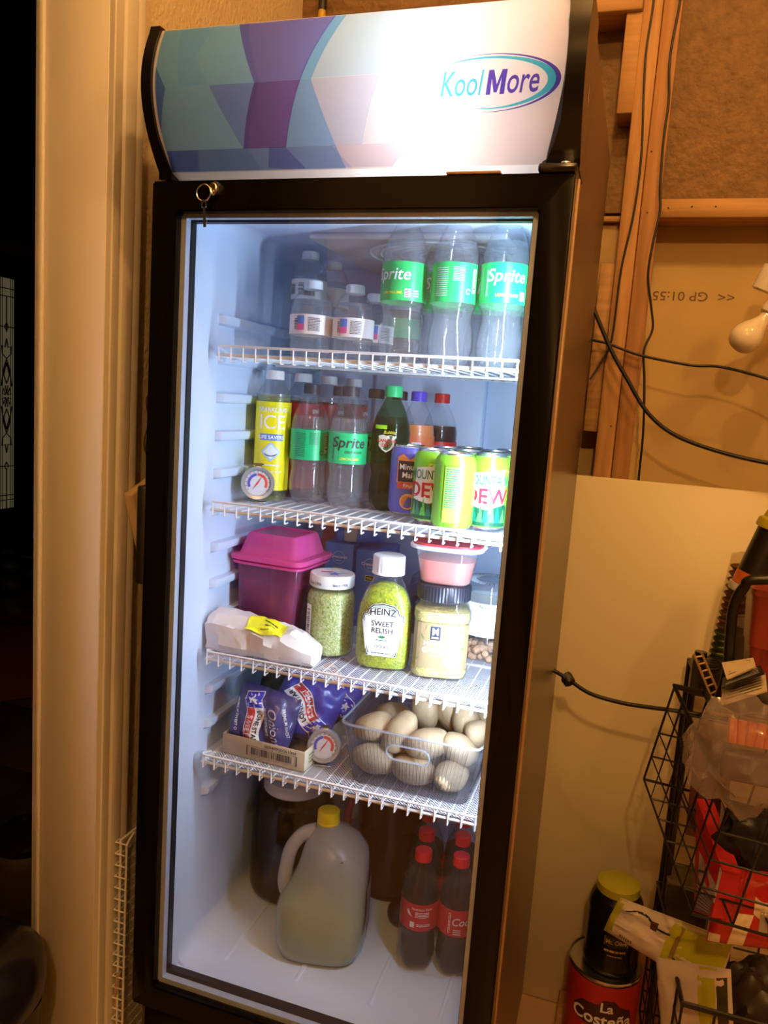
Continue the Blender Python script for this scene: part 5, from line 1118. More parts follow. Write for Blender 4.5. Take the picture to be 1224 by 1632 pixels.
# cola six-pack
CK = pm('cola_red', (0.55, 0.02, 0.025), 0.35); CKC = pm('cola_cap', (0.60, 0.02, 0.03), 0.35)
def cokep(kind):
    def go(lb, r, zc):
        if kind: 
            decal('label_text', text2d('Coca', 0.021, 0.006, 0.3, 0.9), cyl(r, 0.52, zc + 0.004), INKW, lb); decal('label_text', text2d('Cola', 0.021, 0.006, 0.3, 0.9), cyl(r, 1.55, zc + 0.004), INKW, lb)
            decal('label_print', lines2d(0.04, 0.005, 2, 3), lambda x, y: cyl(r, -0.18, zc)(y, x), INKW, lb); decal('label_print', lines2d(0.014, 0.012, 3, 4), cyl(r, 0.25, zc - 0.016), INKW, lb)
        else:
            decal('label_text', text2d('Nutrition Facts', 0.0062, 0.01), cyl(r, 0.38, zc + 0.017), INKW, lb); decal('label_print', lines2d(0.026, 0.012, 4, 2), cyl(r, 0.40, zc + 0.006), INKW, lb)
            decal('label_print', rect2d(0.008, 0.011, 2), cyl(r, -0.10, zc - 0.014), INKW, lb); decal('label_print', lines2d(0.026, 0.006, 2, 6, 0.5), cyl(r, 0.5, zc - 0.014), INKW, lb)
            decal('label_print', crescent(0.013, 0.009, 0.004, 2.6, 4.6, 10), cyl(r, -0.05, zc + 0.010), INKW, lb)
    return go
COLAD = thin('cola_drink', (0.20, 0.10, 0.07), 0.30, (0.035, 0.014, 0.010), ior=1.25)
cx_, cy_ = 0.444, 0.224; cth = math.radians(10); e1 = (math.cos(cth) * 0.069, math.sin(cth) * 0.069); e2 = (-math.sin(cth) * 0.069, math.cos(cth) * 0.069)
for i in range(2):
    for j in range(3):
        soda(('cola bottle at the front left of the wrapped six-pack', 'cola bottle at the front right of the wrapped six-pack', 'cola bottle in the middle left of the six-pack', 'cola bottle in the middle right of the six-pack', 'cola bottle at the back left of the six-pack', 'cola bottle at the back right of the six-pack')[i + 2 * j], cx_ + e1[0] * i + e2[0] * j, cy_ + e1[1] * i + e2[1] * j, z, CLEAR, COLAD, CKC, CK, prof=SLIM, key='slim', level=0.150, lz=(0.082, 0.132), prints=cokep(i), caph=0.0185, capr=0.0152, sz=1.03, name='cola_bottle', group='cola bottles of the wrapped six-pack')
fo = Vector((cx_ + e1[0] / 2 + e2[0], cy_ + e1[1] / 2 + e2[1], z))
fw = thing('shrink_film', 'crinkled clear shrink film around the cola bottles', 'film', fo, cth)
rg = []
for zz, k in ((0.002, 1.0), (0.05, 1.0), (0.10, 1.01), (0.14, 1.0), (0.17, 0.93), (0.19, 0.83)):
    rg.append([(x + nz((x * 60, y * 60, zz * 60), 1, 0.0015), y + nz((x * 60, y * 60 + 9, zz * 60), 1, 0.0015), zz) for x, y, _ in sq(0.0715 * k, 0.106 * k, zz, 5, 64)])
link('film_sleeve', MB().loft(rg, False, False).me(True, 60), thin('film_clear', (0.97, 0.97, 0.98), 0.03, ior=1.25, rough=0.12), fw)

# ---------------------------------------------------------------- cables on the studs
RUB = pm('cable_black', (0.010, 0.009, 0.009), 0.45)
def cable(label, pts, r, name='cable', group=None, mat=None):
    return tag(link(name, MB().tube(spline(pts, 6), r, 8).me(True, 60), mat or RUB), label, 'cable', group)
cable('thin black cable stapled down the middle of the double stud', [(0.6614, 0.6760, 2.2759), (0.6669, 0.6760, 2.2064), (0.6630, 0.6760, 2.1132), (0.6675, 0.6760, 2.0300), (0.6761, 0.6760, 1.9090), (0.6736, 0.6760, 1.7982), (0.6609, 0.6760, 1.6849), (0.6573, 0.6720, 1.5428), (0.6387, 0.6680, 1.4893), (0.6220, 0.6600, 1.4549)], 0.0022)
cable('thin black cable running down the edge of the double stud', [(0.7134, 0.6750, 2.2704), (0.7168, 0.6750, 2.2018), (0.7100, 0.6750, 2.0981), (0.7171, 0.6750, 2.0153), (0.7158, 0.6750, 1.9438), (0.7196, 0.6730, 1.8462), (0.7245, 0.6720, 1.8031), (0.7176, 0.6680, 1.7343), (0.7160, 0.6680, 1.6718), (0.7292, 0.6720, 1.6096), (0.7367, 0.6720, 1.5653), (0.7244, 0.6680, 1.5195), (0.7328, 0.6680, 1.4552), (0.7419, 0.6680, 1.3509), (0.7438, 0.6760, 1.2545), (0.7482, 0.6770, 1.1211)], 0.0024)
cable('thick black cable drooping from behind the cooler to the right', [(0.5995, 0.6300, 1.6255), (0.6226, 0.6300, 1.5856), (0.6617, 0.6300, 1.5134), (0.6989, 0.6300, 1.4579), (0.7427, 0.6300, 1.3967), (0.7961, 0.6300, 1.3558), (0.8709, 0.6300, 1.3301), (0.9735, 0.6200, 1.3119), (1.0934, 0.6000, 1.3059)], 0.0042)
cable('slim black cable crossing the studs under the printed stamp', [(0.6003, 0.6500, 1.5448), (0.6204, 0.6500, 1.5365), (0.6525, 0.6600, 1.5310), (0.7178, 0.6600, 1.5108), (0.8171, 0.6500, 1.4947), (0.8763, 0.6500, 1.4940), (0.9625, 0.6400, 1.4748), (1.0756, 0.6000, 1.4372)], 0.0028)
t = thing('power_cord', 'black power cord tied with a strap, crossing in front of the white panel', 'cord', (0.6442, 0.5000, 0.8515))
cv = Vector((0.6442, 0.5000, 0.8515))
link('cord', MB().tube([p - cv for p in spline([(0.6056, 0.5200, 0.8624), (0.6233, 0.5200, 0.8520), (0.6504, 0.5100, 0.8440), (0.6968, 0.4900, 0.8288), (0.7580, 0.4800, 0.8244), (0.8161, 0.4700, 0.8290), (0.8663, 0.4600, 0.8349), (0.9691, 0.4500, 0.8393)], 6)], 0.0042, 8).me(True, 60), RUB, t)
bm = bmesh.new(); bmesh.ops.create_icosphere(bm, subdivisions=2, radius=0.016)
for v_ in bm.verts: v_.co = Vector((v_.co.x * 0.8, v_.co.y * 0.8, v_.co.z * 0.95)) * (1 + 0.5 * noise.noise(v_.co * 160))
me = bpy.data.meshes.new('m'); bm.to_mesh(me); bm.free(); finish(me, True, 30)
link('cord_strap', me, RUB, t, Vector((0.6505, 0.5080, 0.8447)) - cv)
# twin socket with one unlit bulb
t = thing('lamp_socket', 'white lamp socket with an unlit round bulb hanging by the stamp', 'lamp', (0.9425, 0.6200, 1.5912))
bo = Vector((0.9425, 0.6200, 1.5912)); POR = pm('porcelain', (0.78, 0.74, 0.66), 0.35)
q_ = Vector((-0.62, -0.12, -0.78)).to_track_quat('Z', 'X').to_matrix().to_4x4()
def ori(me):
    for v_ in me.vertices: v_.co = q_ @ v_.co
    return me
link('bulb', ori(MB().lathe(smoothprof([(0.0125, 0.0), (0.0135, 0.010), (0.018, 0.022), (0.026, 0.036), (0.030, 0.052), (0.027, 0.068), (0.016, 0.079), (0, 0.083)], 3), 28).me(True, 60)), pm('bulb_glass', (0.80, 0.74, 0.62), 0.12, coat=0.5), t)
link('bulb_base', ori(MB().lathe([(0, -0.020), (0.011, -0.020), (0.0125, 0.001), (0, 0.001)], 20).me(True, 40)), SILVER, t)
link('socket_shell', ori(MB().lathe([(0, -0.060), (0.016, -0.060), (0.021, -0.052), (0.021, -0.010), (0.018, -0.004), (0, -0.004)], 24).me(True, 40)), POR, t)
so = Vector((0.9307, 0.6300, 1.6432)) - bo
link('second_socket', MB().lathe([(0, 0.045), (0.020, 0.045), (0.022, 0.035), (0.0215, 0.0), (0.017, -0.003), (0.017, 0.01), (0, 0.01)], 24).me(True, 40), POR, t, so, (0.15, 0.35, 0))
link('socket_cord', MB().tube(spline([(0.045, 0.015, 0.05), (0.065, 0.03, 0.10), (0.10, 0.06, 0.16), (0.13, 0.07, 0.22)], 5), 0.004, 8).me(), POR, t)
# ---------------------------------------------------------------- the rack at the right
BWIRE = pm('black_wire', (0.012, 0.010, 0.009), 0.35)
RK = thing('basket_rack', 'black metal rack with upright posts and an arched handle', 'rack', (0.97, 0.40, 0.0))
ro = Vector((0.97, 0.40, 0.0))
post = MB().tube([(0, 0, 0.0), (0, 0, 0.90)], 0.007, 10).me()
for (x, y) in ((0.885, 0.50), (1.26, 0.50), (0.885, 0.60), (1.26, 0.60)): link('post', post, BWIRE, RK, Vector((x, y, 0)) - ro)
link('arched_handle', MB().tube([p - ro for p in spline([(0.9096, 0.3400, 0.8931), (0.9185, 0.3300, 0.9602), (0.9142, 0.3200, 1.0341), (0.9127, 0.3100, 1.0850), (0.9225, 0.3000, 1.1195), (0.9432, 0.2900, 1.1370), (1.10, 0.29, 1.15), (1.20, 0.30, 1.11), (1.22, 0.32, 0.90)], 6)], 0.0085, 10).me(True, 60), BWIRE, RK)
link('cross_bar', MB().tube([(0.905 - 0.97, -0.06, 0.895), (0.29, -0.06, 0.895)], 0.006, 8).me(), BWIRE, RK); link('cross_bar', MB().tube([(0.885 - 0.97, 0.20, 0.895), (0.29, 0.20, 0.895)], 0.006, 8).me(), BWIRE, RK)
link('cross_bar', MB().tube([(0.905 - 0.97, -0.06, 0.895), (0.885 - 0.97, 0.20, 0.895)], 0.006, 8).me(), BWIRE, RK); link('rack_shelf', boxm((-0.060, -0.06, 0.888), (0.29, 0.20, 0.894), 0.001, 1), BWIRE, RK)
def basket(label, P, e1, e2, e3, n1, n2, n3, group):
    """open wire basket: e1 down, e2 towards the front, e3 along the width"""
    P, e1, e2, e3 = Vector(P), Vector(e1), Vector(e2), Vector(e3)
    t = thing('wire_basket', label, 'basket', P + e1, group=group); o = P + e1
    rim = [P, P + e3, P + e3 + e2, P + e2]; 
    link('rim', MB().tube([p - o for p in rim], 0.0056, 8, True).me(), BWIRE, t); link('bottom_rim', MB().tube([p + e1 - o for p in rim], 0.0028, 6, True).me(), BWIRE, t)
    for i in range(1, n1): 
        d = e1 * (i / n1); link('hoop', MB().tube([p + d - o for p in rim], 0.0022, 5, True).me(), BWIRE, t)
    for i in range(n2 + 1):
        d = e2 * (i / n2); link('wire', MB().tube([P + d - o, P + d + e1 - o, P + d + e1 + e3 - o, P + d + e3 - o], 0.0022, 5).me(), BWIRE, t)
    for i in range(n3 + 1):
        d = e3 * (i / n3); link('wire', MB().tube([P + d - o, P + d + e1 - o, P + d + e1 + e2 - o, P + d + e2 - o], 0.0022, 5).me(), BWIRE, t)
    return t
basket('tilted black wire basket packed with snacks at the right of the white panel', (0.8456, 0.4100, 0.8982), (-0.034, -0.02, -0.180), (0.080, -0.235, -0.095), (0.36, 0.02, -0.03), 4, 6, 6, None)
basket('lower black wire basket under the tilted one, near the floor', (0.875, 0.56, 0.42), (-0.004, 0, -0.30), (0.03, -0.34, 0.0), (0.36, 0, 0), 6, 7, 7, None)
# crumpled bags
def blob(name, label, cat, c, rad, mat, seed, amp, freq, rot=(0, 0, 0), sub=4, ang=180, facet=False):
    bm = bmesh.new(); bmesh.ops.create_icosphere(bm, subdivisions=sub, radius=1)
    for v_ in bm.verts:
        n_ = v_.co.normalized(); d = 1 + amp * noise.noise(n_ * freq + Vector((seed, 0, 0))) + amp * 0.5 * abs(noise.noise(n_ * freq * 2.3 + Vector((0, seed, 0))))
        v_.co = Vector((v_.co.x * rad[0], v_.co.y * rad[1], v_.co.z * rad[2])) * d
    me = bpy.data.meshes.new('m'); bm.to_mesh(me); bm.free(); finish(me, True, ang)
    t = thing(name, label, cat, c, rot=rot); link('bag_film', me, mat, t); return t
t = blob('clear_bag', 'crumpled clear plastic bag bulging over the tilted wire basket', 'bag', (0.9315, 0.1500, 0.8945), (0.075, 0.06, 0.075), thin('bag_clear', (0.88, 0.86, 0.88), 0.28, (0.70, 0.62, 0.66), rough=0.08, ior=1.5), 2.2, 0.35, 2.2, ang=25)  # pale lavender haze in the film stands in for cool light
for i in range(7): link('orange_stick', MB().tube([(-0.018 + 0.012 * i, 0.0, 0.018), (-0.020 + 0.0135 * i, 0.005, 0.052)], 0.0065, 8).me(), pm('orange_stick', (0.75, 0.20, 0.07), 0.4), t)
link('dark_tray', boxm((-0.03, -0.01, -0.04), (0.07, 0.02, 0.005), 0.006, 2), pm('mauve_tray', (0.07, 0.05, 0.06), 0.4), t)
def pillow(name, label, corners, thick, mats, seed, group=None, prints=None):
    """flat bag spanned between four corners (bottom-left, bottom-right, top-right, top-left)"""
    c = [Vector(p) for p in corners]; o = sum(c, Vector()) / 4; n_ = (c[1] - c[0]).cross(c[3] - c[0]).normalized()
    def S_(u, v, s_):
        p = c[0] * (1 - u) * (1 - v) + c[1] * u * (1 - v) + c[2] * u * v + c[3] * (1 - u) * v
        U, W2 = 2 * u - 1, 2 * v - 1; b = (1 - abs(U) ** 4) * (1 - abs(W2) ** 4)
        cr_ = noise.noise(Vector((u * 4 + seed, v * 4, s_))) * 0.25 + abs(noise.noise(Vector((u * 7 + seed, v * 7, s_)))) * 0.25
        return p - o + n_ * (s_ * thick * (b ** 0.6) * (0.8 + cr_))
    N = 22; t = thing(name, label, 'bag', o, group=group)
    mb = MB()
    for s_ in (1, -1):
        V = [S_(i / N, j / N, s_) for j in range(N + 1) for i in range(N + 1)]; F = [(j * (N + 1) + i, j * (N + 1) + i + 1, (j + 1) * (N + 1) + i + 1, (j + 1) * (N + 1) + i) for j in range(N) for i in range(N)]
        mb.add(V, F if s_ > 0 else [tuple(reversed(q)) for q in F])
    link('bag_film', mb.me(True, 30), mats, t)
    def dec(nm, u0, u1, v0, v1, mat, k=10, eps=0.0012, fn2=None):
        V = []; F = []
        for j in range(k + 1):
            for i in range(k + 1):
                u = u0 + (u1 - u0) * i / k; v = v0 + (v1 - v0) * j / k
                if fn2: u, v = fn2(u, v)
                V.append(S_(u, v, 1) + n_ * eps)
        F = [(j * (k + 1) + i, j * (k + 1) + i + 1, (j + 1) * (k + 1) + i + 1, (j + 1) * (k + 1) + i) for j in range(k) for i in range(k)]
        link(nm, mesh(V, F), mat, t)
    if prints: prints(dec, t, S_, n_)
    return t
LIME = pm('lime_film', (0.52, 0.52, 0.02), 0.35, coat=0.3); WFILM = pm('white_film', (0.72, 0.62, 0.60), 0.35, coat=0.3)
def limep(dec, t, S_, n_):
    dec('lime_band', 0.56, 0.995, 0.01, 0.99, LIME, 12, 0.0008); dec('lime_end', 0.005, 0.10, 0.02, 0.98, LIME, 8, 0.0008)
    for k in range(5): dec('stripe', 0.16 + 0.05 * k, 0.24 + 0.055 * k, 0.74 + 0.02 * (k % 2), 0.765 + 0.02 * (k % 2), INKB, 4, 0.0012, lambda u, v: (u, v + 0.10 * math.sin((u - 0.15) * 12)))
    dec('mark', 0.40, 0.46, 0.62, 0.80, pm('mark_brown', (0.10, 0.04, 0.02), 0.5), 3, 0.0014); dec('mark', 0.46, 0.58, 0.66, 0.70, INKB, 4, 0.0014); dec('streak', 0.62, 0.66, 0.15, 0.9, pm('film_brown', (0.35, 0.24, 0.06), 0.5), 4, 0.0014)
    for k in range(6): dec('code', 0.18 + 0.022 * k, 0.19 + 0.022 * k, 0.10, 0.17, INKB, 2, 0.0012)
pillow('snack_bag', 'white and lime snack bag lying from the pickle jar to the wire basket', [(0.7742, 0.4200, 0.3788), (0.9651, 0.3000, 0.3876), (0.9854, 0.3000, 0.5025), (0.7978, 0.4400, 0.4429)], 0.030, WFILM, 1.7, None, limep)
def limep2(dec, t, S_, n_): dec('lime_band', 0.62, 0.84, 0.01, 0.99, LIME, 8, 0.0008); dec('dark_band', 0.86, 0.97, 0.05, 0.9, pm('film_dark', (0.04, 0.04, 0.02), 0.4), 6, 0.0008)
pillow('snack_bag', 'white snack bag hanging below the lime one in the lower basket', [(0.8915, 0.3000, 0.2753), (0.9941, 0.2400, 0.3627), (0.9736, 0.2400, 0.4897), (0.8648, 0.3200, 0.4207)], 0.02, WFILM, 5.3, None, limep2)
def redp(dec, t, S_, n_):
    Wb = pm('red_bag_white', (0.80, 0.66, 0.48), 0.4)
    dec('white_swirl', 0.30, 0.52, 0.02, 0.45, Wb, 8, 0.001, lambda u, v: (u + 0.25 * v, v)); dec('white_swirl', 0.62, 0.98, 0.55, 0.78, Wb, 8, 0.001, lambda u, v: (u, v + 0.15 * math.sin(u * 6)))
    dec('white_corner', 0.02, 0.20, 0.02, 0.14, Wb, 6, 0.001); dec('white_top', 0.05, 0.30, 0.80, 0.97, Wb, 6, 0.001); dec('badge', 0.72, 0.97, 0.25, 0.52, pm('badge_grey', (0.35, 0.30, 0.26), 0.5), 6, 0.0012)
pillow('snack_bag', 'glossy red and white snack bag inside the tilted wire basket', [(0.9256, 0.2100, 0.5476), (1.0255, 0.1900, 0.5758), (1.0251, 0.2200, 0.6849), (0.9371, 0.2400, 0.6712)], 0.022, pm('red_film', (0.50, 0.02, 0.016), 0.25, coat=0.4), 3.1, None, redp)
def slab(name, label, cat, corners, thick, mat, prints=None):
    c = [Vector(p) for p in corners]; o = sum(c, Vector()) / 4; n_ = (c[1] - c[0]).cross(c[3] - c[0]).normalized() * thick
    t = thing(name, label, cat, o); mb = MB().loft([[p - o for p in c], [p - o - n_ for p in c]]); link('carton', mb.me(False), mat, t)
    def dec(nm, u0, u1, v0, v1, m_, e=0.0008):
        f_ = lambda u, v: c[0] * (1 - u) * (1 - v) + c[1] * u * (1 - v) + c[2] * u * v + c[3] * (1 - u) * v - o + n_.normalized() * e
        link(nm, mesh([f_(u0, v0), f_(u1, v0), f_(u1, v1), f_(u0, v1)], [(0, 1, 2, 3)], False), m_, t)
    if prints: prints(dec)
    return t
def boxp(dec):
    dec('blue_panel', 0.08, 0.92, 0.02, 0.30, pm('box_blue', (0.16, 0.14, 0.28), 0.5)); dec('white_panel', 0.2, 0.95, 0.32, 0.60, pm('box_grey', (0.48, 0.42, 0.48), 0.5)); 
    for k in range(6): dec('print_line', 0.14, 0.88, 0.05 + 0.04 * k, 0.065 + 0.04 * k, pm('box_print', (0.5, 0.45, 0.5), 0.5), 0.0012)
    dec('edge_strip', 0.93, 1.0, 0.30, 0.98, INKW)
slab('snack_box', 'red box with a blue label leaning in the tilted wire basket', 'box', [(0.9060, 0.2400, 0.5758), (0.9257, 0.1900, 0.6035), (0.9340, 0.2000, 0.6799), (0.8965, 0.3200, 0.7352)], 0.03, pm('box_red', (0.50, 0.02, 0.03), 0.45), boxp)
slab('grey_card', 'grey cardboard piece behind the red box in the basket', 'card', [(0.9322, 0.2600, 0.6469), (0.9697, 0.2400, 0.6522), (0.9585, 0.2500, 0.7209), (0.9332, 0.3000, 0.7503)], 0.006, pm('card_grey', (0.22, 0.17, 0.15), 0.6))
slab('brown_carton', 'plain brown carton at the back of the tilted wire basket', 'box', [(0.8910, 0.3600, 0.6437), (0.9475, 0.3300, 0.6567), (0.9359, 0.3300, 0.8340), (0.8866, 0.3700, 0.8303)], 0.02, pm('carton_brown', (0.16, 0.065, 0.04), 0.6))
blob('black_pouch', 'crumpled navy-black pouch behind the red snack bag', 'pouch', (0.9871, 0.2600, 0.7061), (0.055, 0.03, 0.06), pm('pouch_navy', (0.012, 0.012, 0.022), 0.35), 5.5, 0.3, 2.0, ang=30)
blob('dark_filler', 'dark crumpled filler shape added low in the lower wire basket', 'pouch', (1.0418, 0.3400, 0.3566), (0.07, 0.05, 0.09), pm('filler_dark', (0.03, 0.02, 0.014), 0.4), 8.5, 0.3, 2.0, ang=30)  # dark filler added for the darkness behind the lime bag
t = thing('dark_case', 'dark glossy case standing between the wire basket and the white panel', 'case', (0.9190, 0.5000, 0.3697))
link('case_body', boxm((-0.035, -0.03, -0.01), (0.045, 0.05, 0.11), 0.004, 2), pm('case_dark', (0.03, 0.022, 0.016), 0.3), t); link('case_edge', boxm((-0.036, -0.0315, 0.105), (0.046, 0.051, 0.112), 0.002, 1), pm('case_edge', (0.10, 0.075, 0.05), 0.3), t)
tag(link('support_crate', boxm((0.835, 0.571, 0.001), (0.98, 0.652, 0.30), 0.003, 1), WOOD2), 'wooden crate block under the dark case', 'crate')
# cans and jar on the floor
tag(link('floor_plank', boxm((0.70, 0.46, 0.0), (0.862, 0.655, 0.044), 0.003, 1), WOOD2), 'short plank on the floor under the big red can', 'plank')
cx0, cy0 = 0.790, 0.556
t = thing('food_can', 'large red food can on the floor beside the white panel', 'can', (cx0, cy0, 0.0445), 0.05)
link('can_body', MB().lathe([(0, 0.001), (0.074, 0.001), (0.0765, 0.0), (0.0775, 0.003), (0.0755, 0.006), (0.0755, 0.171), (0.0775, 0.174), (0.0765, 0.178), (0.074, 0.1775), (0.073, 0.1735), (0, 0.1735)], 56).me(True, 35), SILVER, t)
lb = link('paper_label', MB().lathe([(0.0761, 0.008), (0.0761, 0.168)], 56).me(), pm('can_red', (0.42, 0.02, 0.025), 0.4), t)
decal('label_shape', poly2d([(-0.065, 0.010), (-0.045, 0.030), (-0.012, 0.032), (0.0, 0.046), (0.022, 0.046), (0.035, 0.032), (0.060, 0.022), (0.065, 0.0), (0.05, -0.022), (-0.05, -0.018)], 0.01), cyl(0.0761, 0.0, 0.092, 0.0006), pm('can_dark', (0.05, 0.01, 0.01), 0.4), lb)
decal('label_text', text2d('La', 0.030, 0.02), cyl(0.0761, 0.10, 0.121, 0.0012), INKW, lb); decal('label_text', text2d('Coste\u00f1a', 0.038, 0.02), cyl(0.0761, 0.0, 0.092, 0.0012), INKW, lb); decal('label_print', lines2d(0.08, 0.02, 2, 3, 0.5), cyl(0.0761, 0.0, 0.06, 0.0008), pm('can_orange', (0.6, 0.15, 0.03), 0.4), lb)
t = thing('olive_jar', 'dark green pickle jar standing on the big red can', 'jar', (cx0 + 0.008, cy0, 0.0445 + 0.174), 0.0)
link('jar_glass', MB().lathe(smoothprof([(0, 0.003), (0.045, 0.001), (0.055, 0.004), (0.0575, 0.016), (0.0565, 0.03), (0.0565, 0.12), (0.057, 0.135), (0.052, 0.155), (0.043, 0.166), (0.041, 0.172)], 3), 40).me(True, 60), thin('olive_glass', (0.30, 0.30, 0.14), 0.15, (0.05, 0.05, 0.015), ior=1.5), t)
link('pickles', MB().lathe([(0, 0.005), (0.052, 0.006), (0.0545, 0.02), (0.0545, 0.13), (0.045, 0.155), (0, 0.158)], 32).me(True, 60), pm('olive_dark', (0.028, 0.030, 0.010), 0.4, vary=(60, 0.6)), t)
link('lid', MB().lathe([(0, 0.188), (0.040, 0.188), (0.044, 0.186), (0.0445, 0.170), (0, 0.170)], 40).me(True, 35), pm('olive_lid', (0.40, 0.38, 0.03), 0.4), t)
decal('label_panel', rect2d(0.050, 0.022, 8, 1), cyl(0.0572, 0.12, 0.085), pm('olive_panel', (0.02, 0.02, 0.012), 0.4), t); decal('label_border', outline([(-0.024, -0.010), (0.024, -0.010), (0.024, 0.010), (-0.024, 0.010)], 0.95, 1.0), cyl(0.0572, 0.12, 0.085, 0.0012), pm('olive_gold', (0.45, 0.34, 0.12), 0.4), t)
decal('label_text', text2d('Mt. Olive', 0.0140, 0.015, 0, 0.8), cyl(0.0572, 0.12, 0.085, 0.0014), pm('olive_cream', (0.6, 0.48, 0.28), 0.5), t); decal('label_print', lines2d(0.044, 0.006, 1, 6, 0.8), cyl(0.0572, 0.10, 0.064, 0.0010), pm('olive_gold', (0.45, 0.34, 0.12), 0.4), t); decal('label_print', lines2d(0.03, 0.004, 1, 3), cyl(0.0572, 0.10, 0.053, 0.0010), pm('olive_gold', (0.45, 0.34, 0.12), 0.4), t)
# things on top of the rack
def axis(me, d):
    q = Vector(d).to_track_quat('Z', 'X').to_matrix().to_4x4()
    for v_ in me.vertices: v_.co = q @ v_.co
    return me
ax_ = (0.30, 0.02, 1.0)
t = thing('squeeze_tub', 'black and orange tub with a tall yellow cap leaning at the right edge', 'bottle', (0.9532, 0.4400, 1.0920))
link('base_rim', axis(MB().lathe([(0, -0.012), (0.035, -0.012), (0.037, -0.008), (0.037, 0.002), (0, 0.002)], 32).me(True, 40), ax_), pm('rim_pale', (0.62, 0.60, 0.56), 0.4), t)
link('tub_body', axis(MB().lathe([(0, 0.002), (0.034, 0.002), (0.034, 0.110), (0, 0.110)], 32).me(True, 40), ax_), pm('tub_black', (0.012, 0.010, 0.010), 0.35), t)
link('orange_band', axis(MB().lathe([(0.0345, 0.003), (0.0345, 0.026)], 32).me(), ax_), pm('band_orange', (0.55, 0.12, 0.03), 0.4), t)
def axd(nm, vf, mat, e, a0, z0_):
    f_ = cyl(0.034, a0, z0_, e); me = mesh([f_(x, y) for x, y in vf[0]], vf[1], False); link(nm, axis(me, ax_), mat, t)
axd('picture_label', rect2d(0.030, 0.036, 6, 1), pm('label_cream', (0.62, 0.55, 0.42), 0.5), 0.0008, -0.35, 0.049); axd('picture_mark', shift(circle2d(0.008, 14), 0, 0.006), INKB, 0.0014, -0.35, 0.049); axd('picture_mark', rect2d(0.0025, 0.030), INKB, 0.0014, -0.45, 0.046); axd('picture_mark', rect2d(0.028, 0.002, 4), INKB, 0.0014, -0.35, 0.040)
link('yellow_cap', axis(MB().lathe([(0, 0.110), (0.038, 0.110), (0.040, 0.114), (0.039, 0.126), (0.033, 0.130), (0.027, 0.175), (0.024, 0.215), (0, 0.218)], 32).me(True, 40), ax_), translucent('cap_yellow', (0.70, 0.62, 0.04), 0.3, 0.3), t)
link('cap_clip', axis(boxm((-0.030, -0.010, 0.150), (-0.022, 0.004, 0.172), 0.001, 1), ax_), BLACKM, t)
t = thing('cup_stack', 'stack of nested brown paper cups in a clear sleeve', 'cups', (0.9356, 0.5200, 0.9229))
cupm = MB().lathe([(0.022, 0.0), (0.0265, 0.006), (0.0285, 0.0075), (0.0285, 0.0095), (0.0265, 0.010), (0.024, 0.004)], 28).me(True, 40)
for i in range(15): link('cup', cupm, pm('cup_brown', (0.20, 0.09, 0.04), 0.6) if i > 4 else pm('cup_green', (0.03, 0.12, 0.03), 0.6), t, (0.0013 * i, 0, 0.0005 + i * 0.0132))
link('sleeve', MB().lathe([(0.030, 0.0), (0.031, 0.10), (0.030, 0.215), (0.012, 0.222)], 28).me(True, 60), thin('sleeve_clear', (0.92, 0.88, 0.82), 0.10, (0.5, 0.4, 0.3), rough=0.1), t, (0, 0, 0), (0, 0.09, 0))
t = thing('coral_bucket', 'coral-red plastic container standing on the rack', 'container', (0.9844, 0.3600, 0.9656))
link('container_body', MB().loft([sq(0.034, 0.04, 0.0, 6), sq(0.038, 0.045, 0.05, 6), sq(0.040, 0.047, 0.052, 6), sq(0.045, 0.05, 0.14, 6)]).me(True, 40), translucent('coral', (0.36, 0.06, 0.04), 0.25, 0.3), t); link('lid', MB().loft([sq(0.047, 0.052, 0.140, 6), sq(0.047, 0.052, 0.150, 6), sq(0.040, 0.045, 0.156, 6)]).me(True, 40), translucent('coral_lid', (0.40, 0.08, 0.05), 0.25, 0.3), t)
t = thing('lidded_tub', 'grey-blue lidded tub behind the arched black handle', 'tub', (0.9702, 0.5000, 0.9302))
link('tub_body', MB().lathe([(0, 0), (0.026, 0), (0.031, 0.08), (0, 0.08)], 28).me(True, 40), pm('tub_grey', (0.20, 0.19, 0.19), 0.4), t); link('lid', MB().lathe([(0, 0.095), (0.031, 0.095), (0.0335, 0.09), (0.0335, 0.08), (0, 0.08)], 28).me(True, 40), pm('tub_lid', (0.40, 0.42, 0.45), 0.4), t)
PAPR = pm('leaflet', (0.62, 0.52, 0.36), 0.6)
for i, (l_, px) in enumerate((('topmost folded leaflet on the rack', [(0.9110, 0.2700, 0.9710), (0.9505, 0.2700, 0.9992), (0.9517, 0.3100, 1.0020), (0.9056, 0.3100, 0.9853)]), ('black printed leaflet in the middle of the pile on the rack', [(0.9041, 0.2600, 0.9581), (0.9627, 0.2600, 0.9941), (0.9645, 0.3100, 0.9912), (0.9106, 0.3100, 0.9598)]), ('lowest cream leaflet of the pile on the rack', [(0.9060, 0.2500, 0.9344), (0.9680, 0.2500, 0.9693), (0.9726, 0.3100, 0.9797), (0.9103, 0.3100, 0.9465)]))):
    def lp(dec, i=i):
        for k in range(5): dec('print_line', 0.1 + 0.05 * k, 0.9, 0.15 + 0.15 * k, 0.19 + 0.15 * k, INKB if i != 1 else INKW, -0.0008 if False else 0.0008)
    slab('leaflet', l_, 'leaflet', px, 0.003, PAPR if i != 1 else BLACKM, lp)
t = thing('brass_bracket', 'small brass ladder-shaped bracket lying against the rack', 'bracket', (0.8809, 0.4400, 0.9540))
bo2 = Vector((0.8809, 0.4400, 0.9540)); a1, a2 = Vector((0.8741, 0.4400, 0.9565)) - bo2, Vector((0.9088, 0.4000, 0.8920)) - bo2; b1, b2 = Vector((0.8866, 0.4400, 0.9610)) - bo2, Vector((0.9203, 0.4000, 0.9012)) - bo2
